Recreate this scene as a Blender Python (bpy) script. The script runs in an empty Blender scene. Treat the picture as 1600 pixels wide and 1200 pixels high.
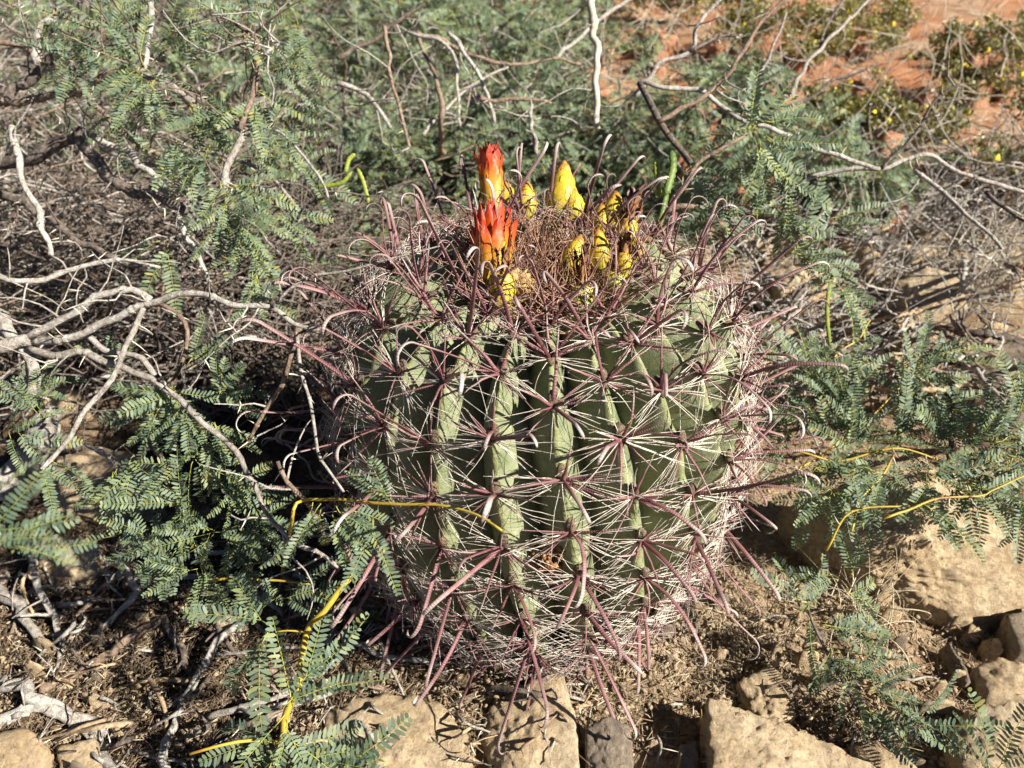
import bpy, bmesh, math, random
import numpy as np
from mathutils import Vector, Matrix, noise, Quaternion
random.seed(7)
rng = np.random.default_rng(11)
R = math.radians
scene = bpy.context.scene
col = scene.collection

# ------------------------------------------------------------------ camera
PITCH = R(36.0); FPX = 1150.0
CAM = Vector((-0.036, -0.557, 0.692))
cam = bpy.data.cameras.new("Camera"); camo = bpy.data.objects.new("Camera", cam); col.objects.link(camo)
camo.location = CAM; camo.rotation_euler = (math.pi/2 - PITCH, 0, 0)
cam.sensor_width = 36.0; cam.lens = 36.0*FPX/1600.0
cam.clip_start = 0.02; cam.clip_end = 500
cam.dof.use_dof = True; cam.dof.focus_distance = 0.60; cam.dof.aperture_fstop = 8.5
scene.camera = camo
FW = Vector((0, math.cos(PITCH), -math.sin(PITCH))); UP = Vector((0, math.sin(PITCH), math.cos(PITCH))); RT = Vector((1, 0, 0))

# ------------------------------------------------------------------ sky, sun, exposure
SUN_AZ = R(-24.0); SUN_EL = R(37.0)          # azimuth from +x (right of the cactus), a little in front of it
S = Vector((math.cos(SUN_AZ)*math.cos(SUN_EL), math.sin(SUN_AZ)*math.cos(SUN_EL), math.sin(SUN_EL)))
w = bpy.data.worlds.new("World"); scene.world = w; w.use_nodes = True
nt = w.node_tree; bg = nt.nodes["Background"]
sky = nt.nodes.new("ShaderNodeTexSky"); sky.sky_type = 'NISHITA'; sky.sun_disc = False
sky.altitude = 1300; sky.air_density = 0.4; sky.dust_density = 0.3; sky.sun_elevation = SUN_EL; sky.sun_rotation = math.atan2(S.x, S.y)
nt.links.new(sky.outputs[0], bg.inputs[0]); bg.inputs[1].default_value = 0.05
sl = bpy.data.lights.new("sun", 'SUN'); sl.energy = 5.0; sl.angle = R(0.5); sl.color = (1.0, 0.955, 0.87)
so = bpy.data.objects.new("sun", sl); col.objects.link(so); so.location = (2, -1, 3)
so.rotation_euler = (-S).to_track_quat('-Z', 'Y').to_euler()
scene.render.engine = 'CYCLES'; scene.cycles.diffuse_bounces = 2
vs = scene.view_settings; vs.view_transform = 'Standard'; vs.look = 'None'; vs.gamma = 1.0; vs.exposure = 1.36; vs.use_curve_mapping = False

# ------------------------------------------------------------------ helpers
def P(px, py, d): return CAM + d*(FW + RT*((px-800)/FPX) + UP*((600-py)/FPX))
def nz(x, y, s, seed=0.0): return noise.noise(Vector((x*s+seed, y*s-seed*1.7, seed*0.37)))
def gz(x, y):
    z = 0.018*nz(x, y, 2.3, 3.1) + 0.011*nz(x, y, 9, 7.7) + 0.0075*nz(x, y, 27, 1.3) + 0.004*nz(x, y, 60, 5.5)
    z += 0.05*max(0.0, y-1.2) + 0.02*max(0.0, x-0.5) * (1 if y > 0.3 else 0.3)
    r2 = x*x+(y-.026)**2
    return z + 0.055*math.exp(-r2/0.055)
def G(px, py, z=None):
    d = FW + RT*((px-800)/FPX) + UP*((600-py)/FPX)
    zz = 0.0 if z is None else z
    for _ in range(6 if z is None else 1):
        t = (zz - CAM.z)/d.z; p = CAM + d*t
        if z is None: zz = gz(p.x, p.y)
    return p

W = {}
def put(o, parent=None, M=None):
    M = M if M is not None else Matrix.Identity(4)
    col.objects.link(o)
    if parent is not None:
        o.parent = parent; o.matrix_parent_inverse = W[parent].inverted()
    o.matrix_basis = M; W[o] = M
    return o
def tag(o, label, cat, group=None, kind=None):
    if label: o["label"] = label
    if cat: o["category"] = cat
    if group: o["group"] = group
    if kind: o["kind"] = kind
    return o
def empty(name, loc, label, cat, group=None):
    o = bpy.data.objects.new(name, None); o.empty_display_size = 0.02
    put(o, None, Matrix.Translation(loc)); return tag(o, label, cat, group)

class MB:
    """collects geometry: verts, faces, per-vertex uv-like pair (length along, around) and a colour weight"""
    def __init__(s): s.v = []; s.f = []; s.t = []; s.m = []; s.n = 0
    def add(s, v, f, t=None, mat=0):
        v = np.asarray(v, float).reshape(-1, 3); f = [tuple(i+s.n for i in q) for q in f]
        s.v.append(v); s.f += f; s.m += [mat]*len(f)
        s.t.append(np.zeros((len(v), 2)) if t is None else np.asarray(t, float)); s.n += len(v)
    def tube(s, pts, rad, sides=6, flat=1.0, fdir=None, mat=0, u0=0.0, cap=True):
        pts = np.asarray(pts, float); n = len(pts); rad = np.broadcast_to(np.asarray(rad, float), (n,))
        tg = np.gradient(pts, axis=0); tg /= np.linalg.norm(tg, axis=1)[:, None]+1e-12
        a = np.asarray(fdir, float) if fdir is not None else (np.array([0, 0, 1.]) if abs(tg[0, 2]) < .9 else np.array([1., 0, 0]))
        L = np.concatenate([[0], np.cumsum(np.linalg.norm(np.diff(pts, axis=0), axis=1))]); Lt = L[-1]+1e-9
        ang = np.arange(sides)*2*np.pi/sides; ca, sa = np.cos(ang), np.sin(ang)
        V = np.empty((n, sides, 3)); T = np.empty((n, sides, 2))
        for i in range(n):
            a = a - tg[i]*a.dot(tg[i]); a /= np.linalg.norm(a)+1e-12; b = np.cross(tg[i], a)
            V[i] = pts[i] + rad[i]*(ca[:, None]*b + flat*sa[:, None]*a)
            T[i, :, 0] = L[i]+u0; T[i, :, 1] = L[i]/Lt
        F = [(i*sides+j, i*sides+(j+1) % sides, (i+1)*sides+(j+1) % sides, (i+1)*sides+j) for i in range(n-1) for j in range(sides)]
        if cap: F += [tuple(range(sides-1, -1, -1)), tuple(range((n-1)*sides, n*sides))]
        s.add(V.reshape(-1, 3), F, T.reshape(-1, 2), mat)
    def mesh(s, name, mats, smooth=True, origin=None):
        v = np.concatenate(s.v) if s.v else np.zeros((0, 3)); t = np.concatenate(s.t)
        if origin is not None: v = v - np.asarray(origin)
        me = bpy.data.meshes.new(name)
        nf = len(s.f); lens = np.fromiter((len(q) for q in s.f), int, nf)
        idx = np.fromiter((i for q in s.f for i in q), int, int(lens.sum()))
        me.vertices.add(len(v)); me.vertices.foreach_set("co", v.ravel())
        me.loops.add(len(idx)); me.loops.foreach_set("vertex_index", idx)
        me.polygons.add(nf); me.polygons.foreach_set("loop_start", np.concatenate([[0], np.cumsum(lens)[:-1]]))
        me.polygons.foreach_set("material_index", np.array(s.m, int))
        if smooth: me.polygons.foreach_set("use_smooth", np.ones(nf, bool))
        uv = me.uv_layers.new(name="UVMap"); uv.data.foreach_set("uv", t[idx].ravel())
        for m in (mats if isinstance(mats, (list, tuple)) else [mats]): me.materials.append(m)
        me.update(); me.validate(); return me
    def build(s, name, mats, parent=None, smooth=True, origin=None):
        if origin is None: origin = np.concatenate(s.v)[0]
        me = s.mesh(name, mats, smooth, origin)
        return put(bpy.data.objects.new(name, me), parent, Matrix.Translation(Vector(origin)))

def spline(pts, n):
    p = np.asarray([tuple(q) for q in pts], float)
    if len(p) == 2: return p[0]+(p[1]-p[0])*np.linspace(0, 1, n)[:, None]
    L = np.concatenate([[0], np.cumsum(np.linalg.norm(np.diff(p, axis=0), axis=1))])
    q = np.vstack([2*p[0]-p[1], p, 2*p[-1]-p[-2]]); out = []
    for s in np.linspace(0, L[-1], n):
        i = min(max(np.searchsorted(L, s, 'right')-1, 0), len(p)-2); u = (s-L[i])/(L[i+1]-L[i]+1e-12)
        a, b, c, d = q[i], q[i+1], q[i+2], q[i+3]
        out.append(.5*((2*b)+(-a+c)*u+(2*a-5*b+4*c-d)*u*u+(-a+3*b-3*c+d)*u**3))
    return np.array(out)

# ------------------------------------------------------------------ materials
def mat(name, rough=0.8, spec=0.3):
    m = bpy.data.materials.new(name); m.use_nodes = True
    b = m.node_tree.nodes["Principled BSDF"]; b.inputs["Roughness"].default_value = rough; b.inputs["Specular IOR Level"].default_value = spec
    return m, m.node_tree, b
def nd(t, k, **kw):
    n = t.nodes.new(k)
    for a, v in kw.items():
        if a in n.inputs: n.inputs[a].default_value = v
        else: setattr(n, a, v)
    return n
def ramp(t, src, stops, interp='LINEAR'):
    r = t.nodes.new("ShaderNodeValToRGB"); e = r.color_ramp.elements; r.color_ramp.interpolation = interp
    while len(e) < len(stops): e.new(0.5)
    for q, (p, c) in zip(e, stops): q.position = p; q.color = (*c, 1) if len(c) == 3 else c
    t.links.new(src, r.inputs[0]); return r.outputs[0]
def mix(t, fac, a, b, mode='MIX'):
    m = t.nodes.new("ShaderNodeMix"); m.data_type = 'RGBA'; m.blend_type = mode
    for s, v in ((0, fac), (6, a), (7, b)):
        if hasattr(v, "is_linked") or hasattr(v, "links"): t.links.new(v, m.inputs[s])
        else: m.inputs[s].default_value = v if not isinstance(v, tuple) or len(v) == 4 else (*v, 1)
    return m.outputs[2]
def noiz(t, scale, detail=6, rough=.6, vec=None, dist=0):
    n = nd(t, "ShaderNodeTexNoise"); n.inputs["Scale"].default_value = scale; n.inputs["Detail"].default_value = detail
    n.inputs["Roughness"].default_value = rough; n.inputs["Distortion"].default_value = dist
    if vec is not None: t.links.new(vec, n.inputs["Vector"])
    return n.outputs["Fac"]
def bump(t, b, h, strength=.5, dist=.002, prev=None):
    n = nd(t, "ShaderNodeBump"); n.inputs["Strength"].default_value = strength; n.inputs["Distance"].default_value = dist
    t.links.new(h, n.inputs["Height"])
    if prev is not None: t.links.new(prev, n.inputs["Normal"])
    t.links.new(n.outputs[0], b.inputs["Normal"]); return n.outputs[0]
def coord(t, k="Object"): return nd(t, "ShaderNodeTexCoord").outputs[k]
def rnd(t): return nd(t, "ShaderNodeObjectInfo").outputs["Random"]

def m_rock(name, c1, c2, c3, stain):
    m, t, b = mat(name, .93, .15); o = nd(t, "ShaderNodeNewGeometry").outputs["Position"]
    base = ramp(t, noiz(t, 14, 8, .65, o), [(.3, c1), (.52, c2), (.72, c3)])
    sp = ramp(t, noiz(t, 160, 5, .7, o), [(.38, (.55, .5, .45)), (.55, (1, 1, 1))])
    c = mix(t, .7, base, sp, 'MULTIPLY')
    st = ramp(t, noiz(t, 13, 10, .75, o, .8), [(.46, (0, 0, 0)), (.64, (1, 1, 1))])
    c = mix(t, nd(t, "ShaderNodeMath", operation='MULTIPLY').outputs[0], c, stain)
    mm = [n for n in t.nodes if n.bl_idname == "ShaderNodeMath"][-1]; t.links.new(st, mm.inputs[0]); mm.inputs[1].default_value = .62
    c2_ = mix(t, .35, c, ramp(t, rnd(t), [(0, (.8, .78, .8)), (1, (1.12, 1.05, .95))]), 'MULTIPLY')
    t.links.new(c2_, b.inputs["Base Color"])
    n1 = bump(t, b, noiz(t, 60, 10, .78, o), .95, .011)
    v = nd(t, "ShaderNodeTexVoronoi"); v.inputs["Scale"].default_value = 120; t.links.new(o, v.inputs["Vector"])
    pit = ramp(t, v.outputs["Distance"], [(.05, (0, 0, 0)), (.35, (1, 1, 1))])
    bump(t, b, pit, .5, .004, n1); return m
M_ROCK = m_rock("sandstone", (.48, .345, .195), (.67, .515, .32), (.78, .64, .44), (.27, .21, .15))
M_ROCKG = m_rock("grey_sandstone", (.24, .19, .145), (.36, .29, .215), (.47, .385, .28), (.12, .10, .085))
M_ROCKR = m_rock("red_rock", (.32, .145, .08), (.50, .25, .14), (.60, .39, .25), (.16, .08, .06))

def m_soil():
    m, t, b = mat("soil", .97, .1); o = nd(t, "ShaderNodeNewGeometry").outputs["Position"]
    tan = ramp(t, noiz(t, 11, 9, .7, o), [(.3, (.24, .165, .10)), (.5, (.42, .31, .19)), (.7, (.58, .46, .31))])
    red = ramp(t, noiz(t, 7, 9, .7, o), [(.3, (.30, .13, .065)), (.5, (.48, .23, .115)), (.72, (.60, .42, .26))])
    sx = nd(t, "ShaderNodeSeparateXYZ"); t.links.new(o, sx.inputs[0])
    def lin(src, a, c): return ramp(t, src, [(0, (0, 0, 0)), (1, (1, 1, 1))]) if False else mr(src, a, c)
    def mr(src, a, c):
        n = nd(t, "ShaderNodeMapRange"); t.links.new(src, n.inputs[0]); n.inputs[1].default_value = a; n.inputs[2].default_value = c; return n.outputs[0]
    fx = mr(sx.outputs[0], -.1, .5); fy = mr(sx.outputs[1], .9, 1.5)
    far = mr(sx.outputs[1], 5.0, 3.2)
    k = nd(t, "ShaderNodeMath", operation='MULTIPLY'); t.links.new(fx, k.inputs[0]); t.links.new(fy, k.inputs[1])
    k2 = nd(t, "ShaderNodeMath", operation='MULTIPLY'); t.links.new(k.outputs[0], k2.inputs[0]); t.links.new(far, k2.inputs[1])
    k3 = nd(t, "ShaderNodeMath", operation='MULTIPLY'); t.links.new(k2.outputs[0], k3.inputs[0])
    t.links.new(ramp(t, noiz(t, 2.2, 4, .6, o), [(.32, (0, 0, 0)), (.5, (1, 1, 1))]), k3.inputs[1])
    c = mix(t, k3.outputs[0], tan, red)
    shade_x = mr(sx.outputs[0], .12, -.22); shade_k = nd(t, "ShaderNodeMath", operation='MULTIPLY'); t.links.new(shade_x, shade_k.inputs[0])  # left soil coloured humus-dark to deepen the thicket's shadows
    t.links.new(ramp(t, noiz(t, 6, 6, .65, o), [(.36, (0, 0, 0)), (.54, (.92, .92, .92))]), shade_k.inputs[1])
    c = mix(t, shade_k.outputs[0], c, ramp(t, noiz(t, 40, 6, .7, o), [(.35, (.05, .034, .024)), (.7, (.14, .10, .07))]))
    c = mix(t, .8, c, ramp(t, noiz(t, 210, 4, .7, o), [(.36, (.45, .4, .36)), (.58, (1.05, 1, 1))]), 'MULTIPLY')
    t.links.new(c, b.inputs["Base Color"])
    n1 = bump(t, b, noiz(t, 60, 10, .75, o), 1.0, .012)
    bump(t, b, noiz(t, 330, 4, .7, o), .6, .003, n1); return m
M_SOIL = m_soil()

def m_bark(name, ca, cb, cc, scale=1.0, rough=.9):
    m, t, b = mat(name, rough, .15); uv = coord(t, "UV"); o = nd(t, "ShaderNodeNewGeometry").outputs["Position"]
    n1 = noiz(t, 170, 8, .7, o); n2 = noiz(t, 28, 4, .6, o)
    c = ramp(t, n1, [(.32, ca), (.52, cb), (.7, cc)])
    c = mix(t, .55, c, ramp(t, n2, [(.35, (.55, .5, .46)), (.62, (1.1, 1.08, 1.05))]), 'MULTIPLY')
    c = mix(t, .6, c, ramp(t, rnd(t), [(0, (.62, .55, .5)), (.5, (.95, .92, .9)), (1, (1.15, 1.12, 1.08))]), 'MULTIPLY')
    t.links.new(c, b.inputs["Base Color"]); bump(t, b, n1, 1.0, .005*scale); return m
M_BARK = m_bark("grey_bark", (.20, .18, .155), (.46, .43, .385), (.66, .63, .58))
M_BARKD = m_bark("dark_bark", (.06, .05, .042), (.17, .14, .12), (.34, .30, .255))
M_BARKB = m_bark("brown_bark", (.13, .09, .065), (.29, .215, .16), (.45, .37, .295))
M_DRY = m_bark("dry_straw", (.22, .15, .085), (.40, .30, .19), (.56, .47, .34), .4)
def m_shoot():
    m, t, b = mat("yellow_shoot", .5, .4); o = nd(t, "ShaderNodeNewGeometry").outputs["Position"]
    t.links.new(ramp(t, noiz(t, 45, 5, .6, o), [(.33, (.22, .10, .02)), (.47, (.36, .24, .025)), (.66, (.42, .34, .05))]), b.inputs["Base Color"])
    bump(t, b, noiz(t, 300, 3, .6, o), .3, .001); return m
M_SHOOT = m_shoot()
def m_plain(name, c, c2=None, rough=.6, spec=.3, transl=0, sc=60):
    m, t, b = mat(name, rough, spec); o = nd(t, "ShaderNodeNewGeometry").outputs["Position"]
    cc = ramp(t, noiz(t, sc, 4, .6, o), [(.35, c), (.65, c2 or c)])
    cc = mix(t, .6, cc, ramp(t, rnd(t), [(0, (.72, .76, .74)), (.6, (1, 1, 1)), (1, (1.25, 1.2, .95))]), 'MULTIPLY')
    t.links.new(cc, b.inputs["Base Color"])
    if transl:
        tr = nd(t, "ShaderNodeBsdfTranslucent"); t.links.new(cc, tr.inputs[0]); mx = nd(t, "ShaderNodeMixShader"); mx.inputs[0].default_value = transl
        t.links.new(b.outputs[0], mx.inputs[1]); t.links.new(tr.outputs[0], mx.inputs[2]); t.links.new(mx.outputs[0], t.nodes["Material Output"].inputs[0])
    return m
def m_leaf():
    m = m_plain("mesquite_leaflet", (.115, .16, .10), (.19, .23, .15), .56, .3, .22); t = m.node_tree; b = t.nodes["Principled BSDF"]
    src = b.inputs["Base Color"].links[0].from_socket; sx = nd(t, "ShaderNodeSeparateXYZ"); t.links.new(coord(t, "UV"), sx.inputs[0])
    c = mix(t, .85, src, ramp(t, sx.outputs[0], [(0, (.62, .72, .8)), (.45, (1, 1, 1)), (.9, (1.2, 1.15, .92)), (.965, (1.4, 1.2, .6)), (1, (1.6, .95, .4))]), 'MULTIPLY')
    t.links.new(c, b.inputs["Base Color"])
    for n in t.nodes:
        if n.bl_idname == "ShaderNodeBsdfTranslucent": t.links.new(c, n.inputs[0])
    return m
M_LEAF = m_leaf()
M_RACH = m_plain("leaf_stalk", (.24, .27, .05), (.34, .33, .07), .6)
M_THORN = m_plain("thorn", (.55, .47, .36), (.7, .62, .5), .5)
M_CREO = m_plain("creosote_leaflet", (.16, .155, .045), (.27, .245, .075), .45, .4, .25, 30)
M_CREOF = m_plain("creosote_flower", (.62, .48, .03), (.7, .55, .05), .6)
M_POD = m_plain("bean_pod", (.15, .20, .025), (.27, .29, .045), .5, .35, .15)
M_PODD = m_plain("dark_bean_pod", (.06, .10, .015), (.12, .17, .03), .5, .35, .1)
M_GRASS = m_plain("dry_grass", (.36, .30, .22), (.55, .48, .38), .8)

def m_cactus():
    m, t, b = mat("cactus_skin", .55, .35); uv = coord(t, "UV"); o = nd(t, "ShaderNodeNewGeometry").outputs["Position"]
    sx = nd(t, "ShaderNodeSeparateXYZ"); t.links.new(uv, sx.inputs[0])   # x: 0 valley .. 1 ridge
    g = ramp(t, noiz(t, 22, 6, .6, o), [(.3, (.13, .155, .075)), (.55, (.20, .22, .115)), (.75, (.28, .295, .165))])
    rg = ramp(t, sx.outputs[0], [(.86, (0, 0, 0)), (.98, (.8, .8, .8))])
    c = mix(t, rg, g, (.27, .27, .09))
    wv = ramp(t, noiz(t, 55, 9, .75, o), [(.50, (0, 0, 0)), (.66, (.9, .9, .9))])
    mm = nd(t, "ShaderNodeMath", operation='MULTIPLY'); t.links.new(wv, mm.inputs[0]); mm.inputs[1].default_value = .5
    c = mix(t, mm.outputs[0], c, (.34, .32, .19))
    sc = ramp(t, noiz(t, 35, 8, .8, o, .4), [(.60, (0, 0, 0)), (.68, (1, 1, 1))])
    c = mix(t, sc, c, (.16, .12, .06))
    t.links.new(c, b.inputs["Base Color"]); n = bump(t, b, noiz(t, 70, 8, .7, o, 1.2), .7, .005)
    bump(t, b, noiz(t, 600, 3, .6, o), .15, .0006, n); return m
M_SKIN = m_cactus()
def m_spine():
    m, t, b = mat("spine", .5, .35); uv = coord(t, "UV"); sx = nd(t, "ShaderNodeSeparateXYZ"); t.links.new(uv, sx.inputs[0])
    o = nd(t, "ShaderNodeNewGeometry").outputs["Position"]
    wv = nd(t, "ShaderNodeMath", operation='SINE'); ml = nd(t, "ShaderNodeMath", operation='MULTIPLY'); ml.inputs[1].default_value = 2*math.pi/.0019
    t.links.new(sx.outputs[0], ml.inputs[0]); t.links.new(ml.outputs[0], wv.inputs[0])
    along = ramp(t, sx.outputs[1], [(0, (.12, .05, .045)), (.12, (.165, .066, .068)), (.5, (.20, .094, .092)), (.74, (.27, .18, .165)), (.93, (.44, .37, .33)), (1, (.18, .10, .08))])
    c = mix(t, .75, along, ramp(t, noiz(t, 40, 4, .6, o), [(.3, (.55, .45, .44)), (.5, (1, 1, 1)), (.66, (1.45, 1.75, 1.75))]), 'MULTIPLY')
    bn = ramp(t, wv.outputs[0], [(.0, (.78, .74, .74)), (.6, (1.08, 1.08, 1.08))])
    c = mix(t, .7, c, bn, 'MULTIPLY')
    c = mix(t, .6, c, ramp(t, rnd(t), [(0, (.65, .55, .55)), (.5, (1, .95, .95)), (1, (1.25, 1.3, 1.25))]), 'MULTIPLY')
    t.links.new(c, b.inputs["Base Color"]); bump(t, b, wv.outputs[0], .3, .0003); return m
M_SPINE = m_spine()
M_BRIS = m_plain("radial_bristle", (.46, .36, .30), (.80, .75, .67), .45, .3, 0, 200)
M_CROWN = m_plain("crown_spine", (.13, .05, .035), (.42, .26, .18), .6, .3, 0, 150)
M_AREO = m_plain("areole_felt", (.045, .03, .022), (.20, .15, .10), .95, .1, 0, 900)
M_SHADE_LITTER = m_plain("shade_dark_litter", (.045, .03, .022), (.16, .115, .08), .95, .1, 0, 40)  # litter tone kept very dark so the ground under the thicket looks shaded
M_LITD = m_plain("litter", (.11, .072, .045), (.58, .47, .33), .9, .1, 0, 35)

def m_grad(name, stops, transl=.25, rough=.45):
    m, t, b = mat(name, rough, .35); uv = coord(t, "UV"); sx = nd(t, "ShaderNodeSeparateXYZ"); t.links.new(uv, sx.inputs[0])
    o = nd(t, "ShaderNodeNewGeometry").outputs["Position"]
    c = ramp(t, sx.outputs[1], stops)
    c = mix(t, .6, c, ramp(t, noiz(t, 130, 4, .6, o), [(.35, (.72, .66, .6)), (.6, (1.08, 1.06, 1))]), 'MULTIPLY')
    t.links.new(c, b.inputs["Base Color"]); bump(t, b, noiz(t, 260, 3, .6, o), .3, .001)
    tr = nd(t, "ShaderNodeBsdfTranslucent"); t.links.new(c, tr.inputs[0]); mx = nd(t, "ShaderNodeMixShader"); mx.inputs[0].default_value = transl
    t.links.new(b.outputs[0], mx.inputs[1]); t.links.new(tr.outputs[0], mx.inputs[2]); t.links.new(mx.outputs[0], t.nodes["Material Output"].inputs[0])
    return m
M_PET = m_grad("orange_petal", [(0, (.60, .40, .03)), (.4, (.66, .28, .03)), (.72, (.60, .10, .02)), (1, (.40, .025, .018))])
M_FRU = m_grad("yellow_fruit", [(0, (.30, .32, .04)), (.35, (.52, .40, .03)), (.8, (.60, .42, .035)), (.93, (.55, .27, .04)), (1, (.20, .09, .03))], .12)
M_FRG = m_grad("green_fruit", [(0, (.16, .22, .05)), (.6, (.30, .36, .07)), (1, (.50, .48, .07))], .08)
M_DPET = m_grad("withered_petal", [(0, (.36, .20, .06)), (.5, (.24, .11, .045)), (1, (.13, .055, .03))], .1, .8)
M_PAPER = m_grad("papery_husk", [(0, (.36, .22, .05)), (1, (.46, .32, .14))], .2, .8)

# ------------------------------------------------------------------ ground
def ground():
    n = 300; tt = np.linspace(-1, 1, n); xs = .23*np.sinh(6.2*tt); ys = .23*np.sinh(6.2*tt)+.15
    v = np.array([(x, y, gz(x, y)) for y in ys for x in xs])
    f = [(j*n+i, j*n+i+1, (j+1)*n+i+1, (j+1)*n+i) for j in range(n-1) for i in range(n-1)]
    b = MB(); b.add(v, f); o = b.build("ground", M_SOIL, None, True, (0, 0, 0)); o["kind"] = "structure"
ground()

# ------------------------------------------------------------------ barrel cactus
NR = 22
PROF = spline([(.108, -.03), (.134, .02), (.163, .08), (.183, .15), (.190, .215), (.187, .28), (.174, .338), (.146, .383), (.100, .405), (.055, .400), (.012, .388)], 160)
SL = np.concatenate([[0], np.cumsum(np.linalg.norm(np.diff(PROF, axis=0), axis=1))]); SMAX = SL[-1]
TGP = np.gradient(PROF, axis=0); TGP /= np.linalg.norm(TGP, axis=1)[:, None]
def prof(s):
    r = np.interp(s, SL, PROF[:, 0]); z = np.interp(s, SL, PROF[:, 1])
    tr = np.interp(s, SL, TGP[:, 0]); tz = np.interp(s, SL, TGP[:, 1]); return r, z, tr, tz
PHI0 = R(-7.0)
def twist(z): return .44*(.5-z/.42)
def cpos(r, phi, z): return np.array([r*math.sin(phi), -r*math.cos(phi), z])
CB = Vector((-.014, .026, gz(0, -.13)-.005-.030))
TILT = Matrix.Translation(CB) @ Matrix.Rotation(R(1.5), 4, 'Y') @ Matrix.Rotation(R(3.0), 4, 'X')
T3 = np.array(TILT.to_3x3()); TL = np.array(TILT.translation)
def tw(v): return np.asarray(v) @ T3.T + TL
cactus = empty("barrel_cactus", CB, "round ribbed green barrel cactus armoured with red hooked spines, yellow fruit on top", "cactus")
areoles = []
for k in range(NR):
    ph = PHI0 + k*2*math.pi/NR
    a = []; s = .05 + random.uniform(0, .03)
    while s < SMAX-.068:
        a.append(s); r = prof(s)[0]
        s += (.047 if r > .15 else .040 if r > .12 else .032)*random.uniform(.88, 1.12)
    us = np.concatenate([-np.linspace(1, 0, 13)**.9, np.linspace(0, 1, 13)[1:]**.9]); nsv = 110; ss = np.linspace(0, SMAX, nsv)
    V = []; T = []
    for s in ss:
        r, z, tr, tz = prof(s); dep = min(.040, .30*r)
        near = min(abs(s-x+.004) for x in a)
        cren = math.exp(-(near/.012)**2)
        notch = max([math.exp(-((s-x-.014)/.006)**2) for x in a])
        for u in us:
            g = max(0.0, 1-(u*u+.012)**.62/1.0073)
            wob = .004*nz(s*9, k*3.1+u*.5, 2.0, 4.4)
            d = dep*(1-g) - .0045*cren*g**4 + .003*notch*g**5
            rr, zz = r - d*tz, z + d*tr
            p = cpos(rr, ph + twist(z) + u*math.pi/NR + wob*g*6*.3, zz); V.append(p); T.append((g, s/SMAX))
    nu = len(us); F = [(j*nu+i, j*nu+i+1, (j+1)*nu+i+1, (j+1)*nu+i) for j in range(nsv-1) for i in range(nu-1)]
    b = MB(); b.add(tw(V), F, T); b.build("rib", M_SKIN, cactus, True, tw(cpos(.15, ph, .15)))
    for s in a:
        r, z, tr, tz = prof(s); phi = ph + twist(z)
        p = tw(cpos(r+.003*tz, phi, z-.003*tr)); nrm = np.array([tz*math.sin(phi), -tz*math.cos(phi), -tr]) @ T3.T
        up = np.array([tr*math.sin(phi), -tr*math.cos(phi), tz]) @ T3.T; rt = np.cross(up, nrm)
        areoles.append((p, nrm, up, rt, s/SMAX, phi))

# spine shapes: local z = outward, y = up along rib, x = side
def hook_mesh(i):
    rr = random.Random(100+i); L = rr.uniform(.052, .085); b = MB(); bow = rr.uniform(-.008, .012); hr = rr.uniform(.0065, .010)
    n = 10; pts = [(0, bow*math.sin(q/n*math.pi), L*q/n) for q in range(n+1)]
    a0 = math.pi*rr.uniform(.55, 1.0)
    tx = (pts[-1][1]-pts[-2][1]); tz_ = (pts[-1][2]-pts[-2][2]); th0 = math.atan2(tx, tz_)
    y, z = pts[-1][1], pts[-1][2]; m = 9
    for q in range(1, m+1):
        th = th0 - a0*q/m; st = hr*a0/m*(1.15 if q < 5 else .85); y += st*math.sin(th); z += st*math.cos(th); pts.append((0, y, z))
    N = len(pts); t = np.linspace(0, 1, N); rad = .00185*(1-.3*t)*np.clip((1.02-t)*7, .12, 1); rad[0] *= 1.15
    b.tube(pts, rad, 8, .38, (0, 1, 0)); return b.mesh("hooked_spine", M_SPINE)
def straight_mesh(i):
    rr = random.Random(300+i); L = rr.uniform(.036, .056); b = MB(); bow = rr.uniform(-.004, .006); n = 7
    pts = [(rr.uniform(-.0004, .0004), bow*math.sin(q/n*math.pi), L*q/n) for q in range(n+1)]
    t = np.linspace(0, 1, n+1); b.tube(pts, .00135*(1-t)**.75+.00012, 6, .7, (0, 1, 0)); return b.mesh("central_spine", M_SPINE)
HOOKS = [hook_mesh(i) for i in range(14)]; STR = [straight_mesh(i) for i in range(10)]
def pad_mesh(i):
    b = MB(); rr = random.Random(i); V = []; F = []; n = 9
    for j, (h, q) in enumerate(((-.002, 1), (.0008, 1), (.0022, .7))):
        for a in range(n):
            an = 2*math.pi*a/n; V.append((.0045*q*math.cos(an)*rr.uniform(.85, 1.15), .0085*q*math.sin(an)*rr.uniform(.85, 1.15)+.004, h*rr.uniform(.8, 1.3)))
    F = [(j*n+a, j*n+(a+1) % n, (j+1)*n+(a+1) % n, (j+1)*n+a) for j in range(2) for a in range(n)] + [tuple(range(2*n, 3*n))]
    b.add(V, F); return b.mesh("areole", M_AREO)
PADS = [pad_mesh(i) for i in range(5)]
def frame(p, z, y):
    z = Vector(z).normalized(); y = Vector(y); y = (y - z*y.dot(z)).normalized(); x = y.cross(z)
    M = Matrix.Identity(4); M.col[0][:3] = x; M.col[1][:3] = y; M.col[2][:3] = z; M.col[3][:3] = Vector(p); return M
areoles.sort(key=lambda a: (Vector(a[0])-CAM).length)
bris = MB(); rest = MB(); ncent = 0
def mesh_np(me):
    v = np.empty(len(me.vertices)*3); me.vertices.foreach_get("co", v); return v.reshape(-1, 3), [tuple(p.vertices) for p in me.polygons]
HNP = []
for me in HOOKS:
    v, f = mesh_np(me); q_ = np.repeat(np.linspace(0, 1, len(v)//8), 8); HNP.append((v, f, np.stack([q_*.1, q_], 1)))
SNP = []
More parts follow.
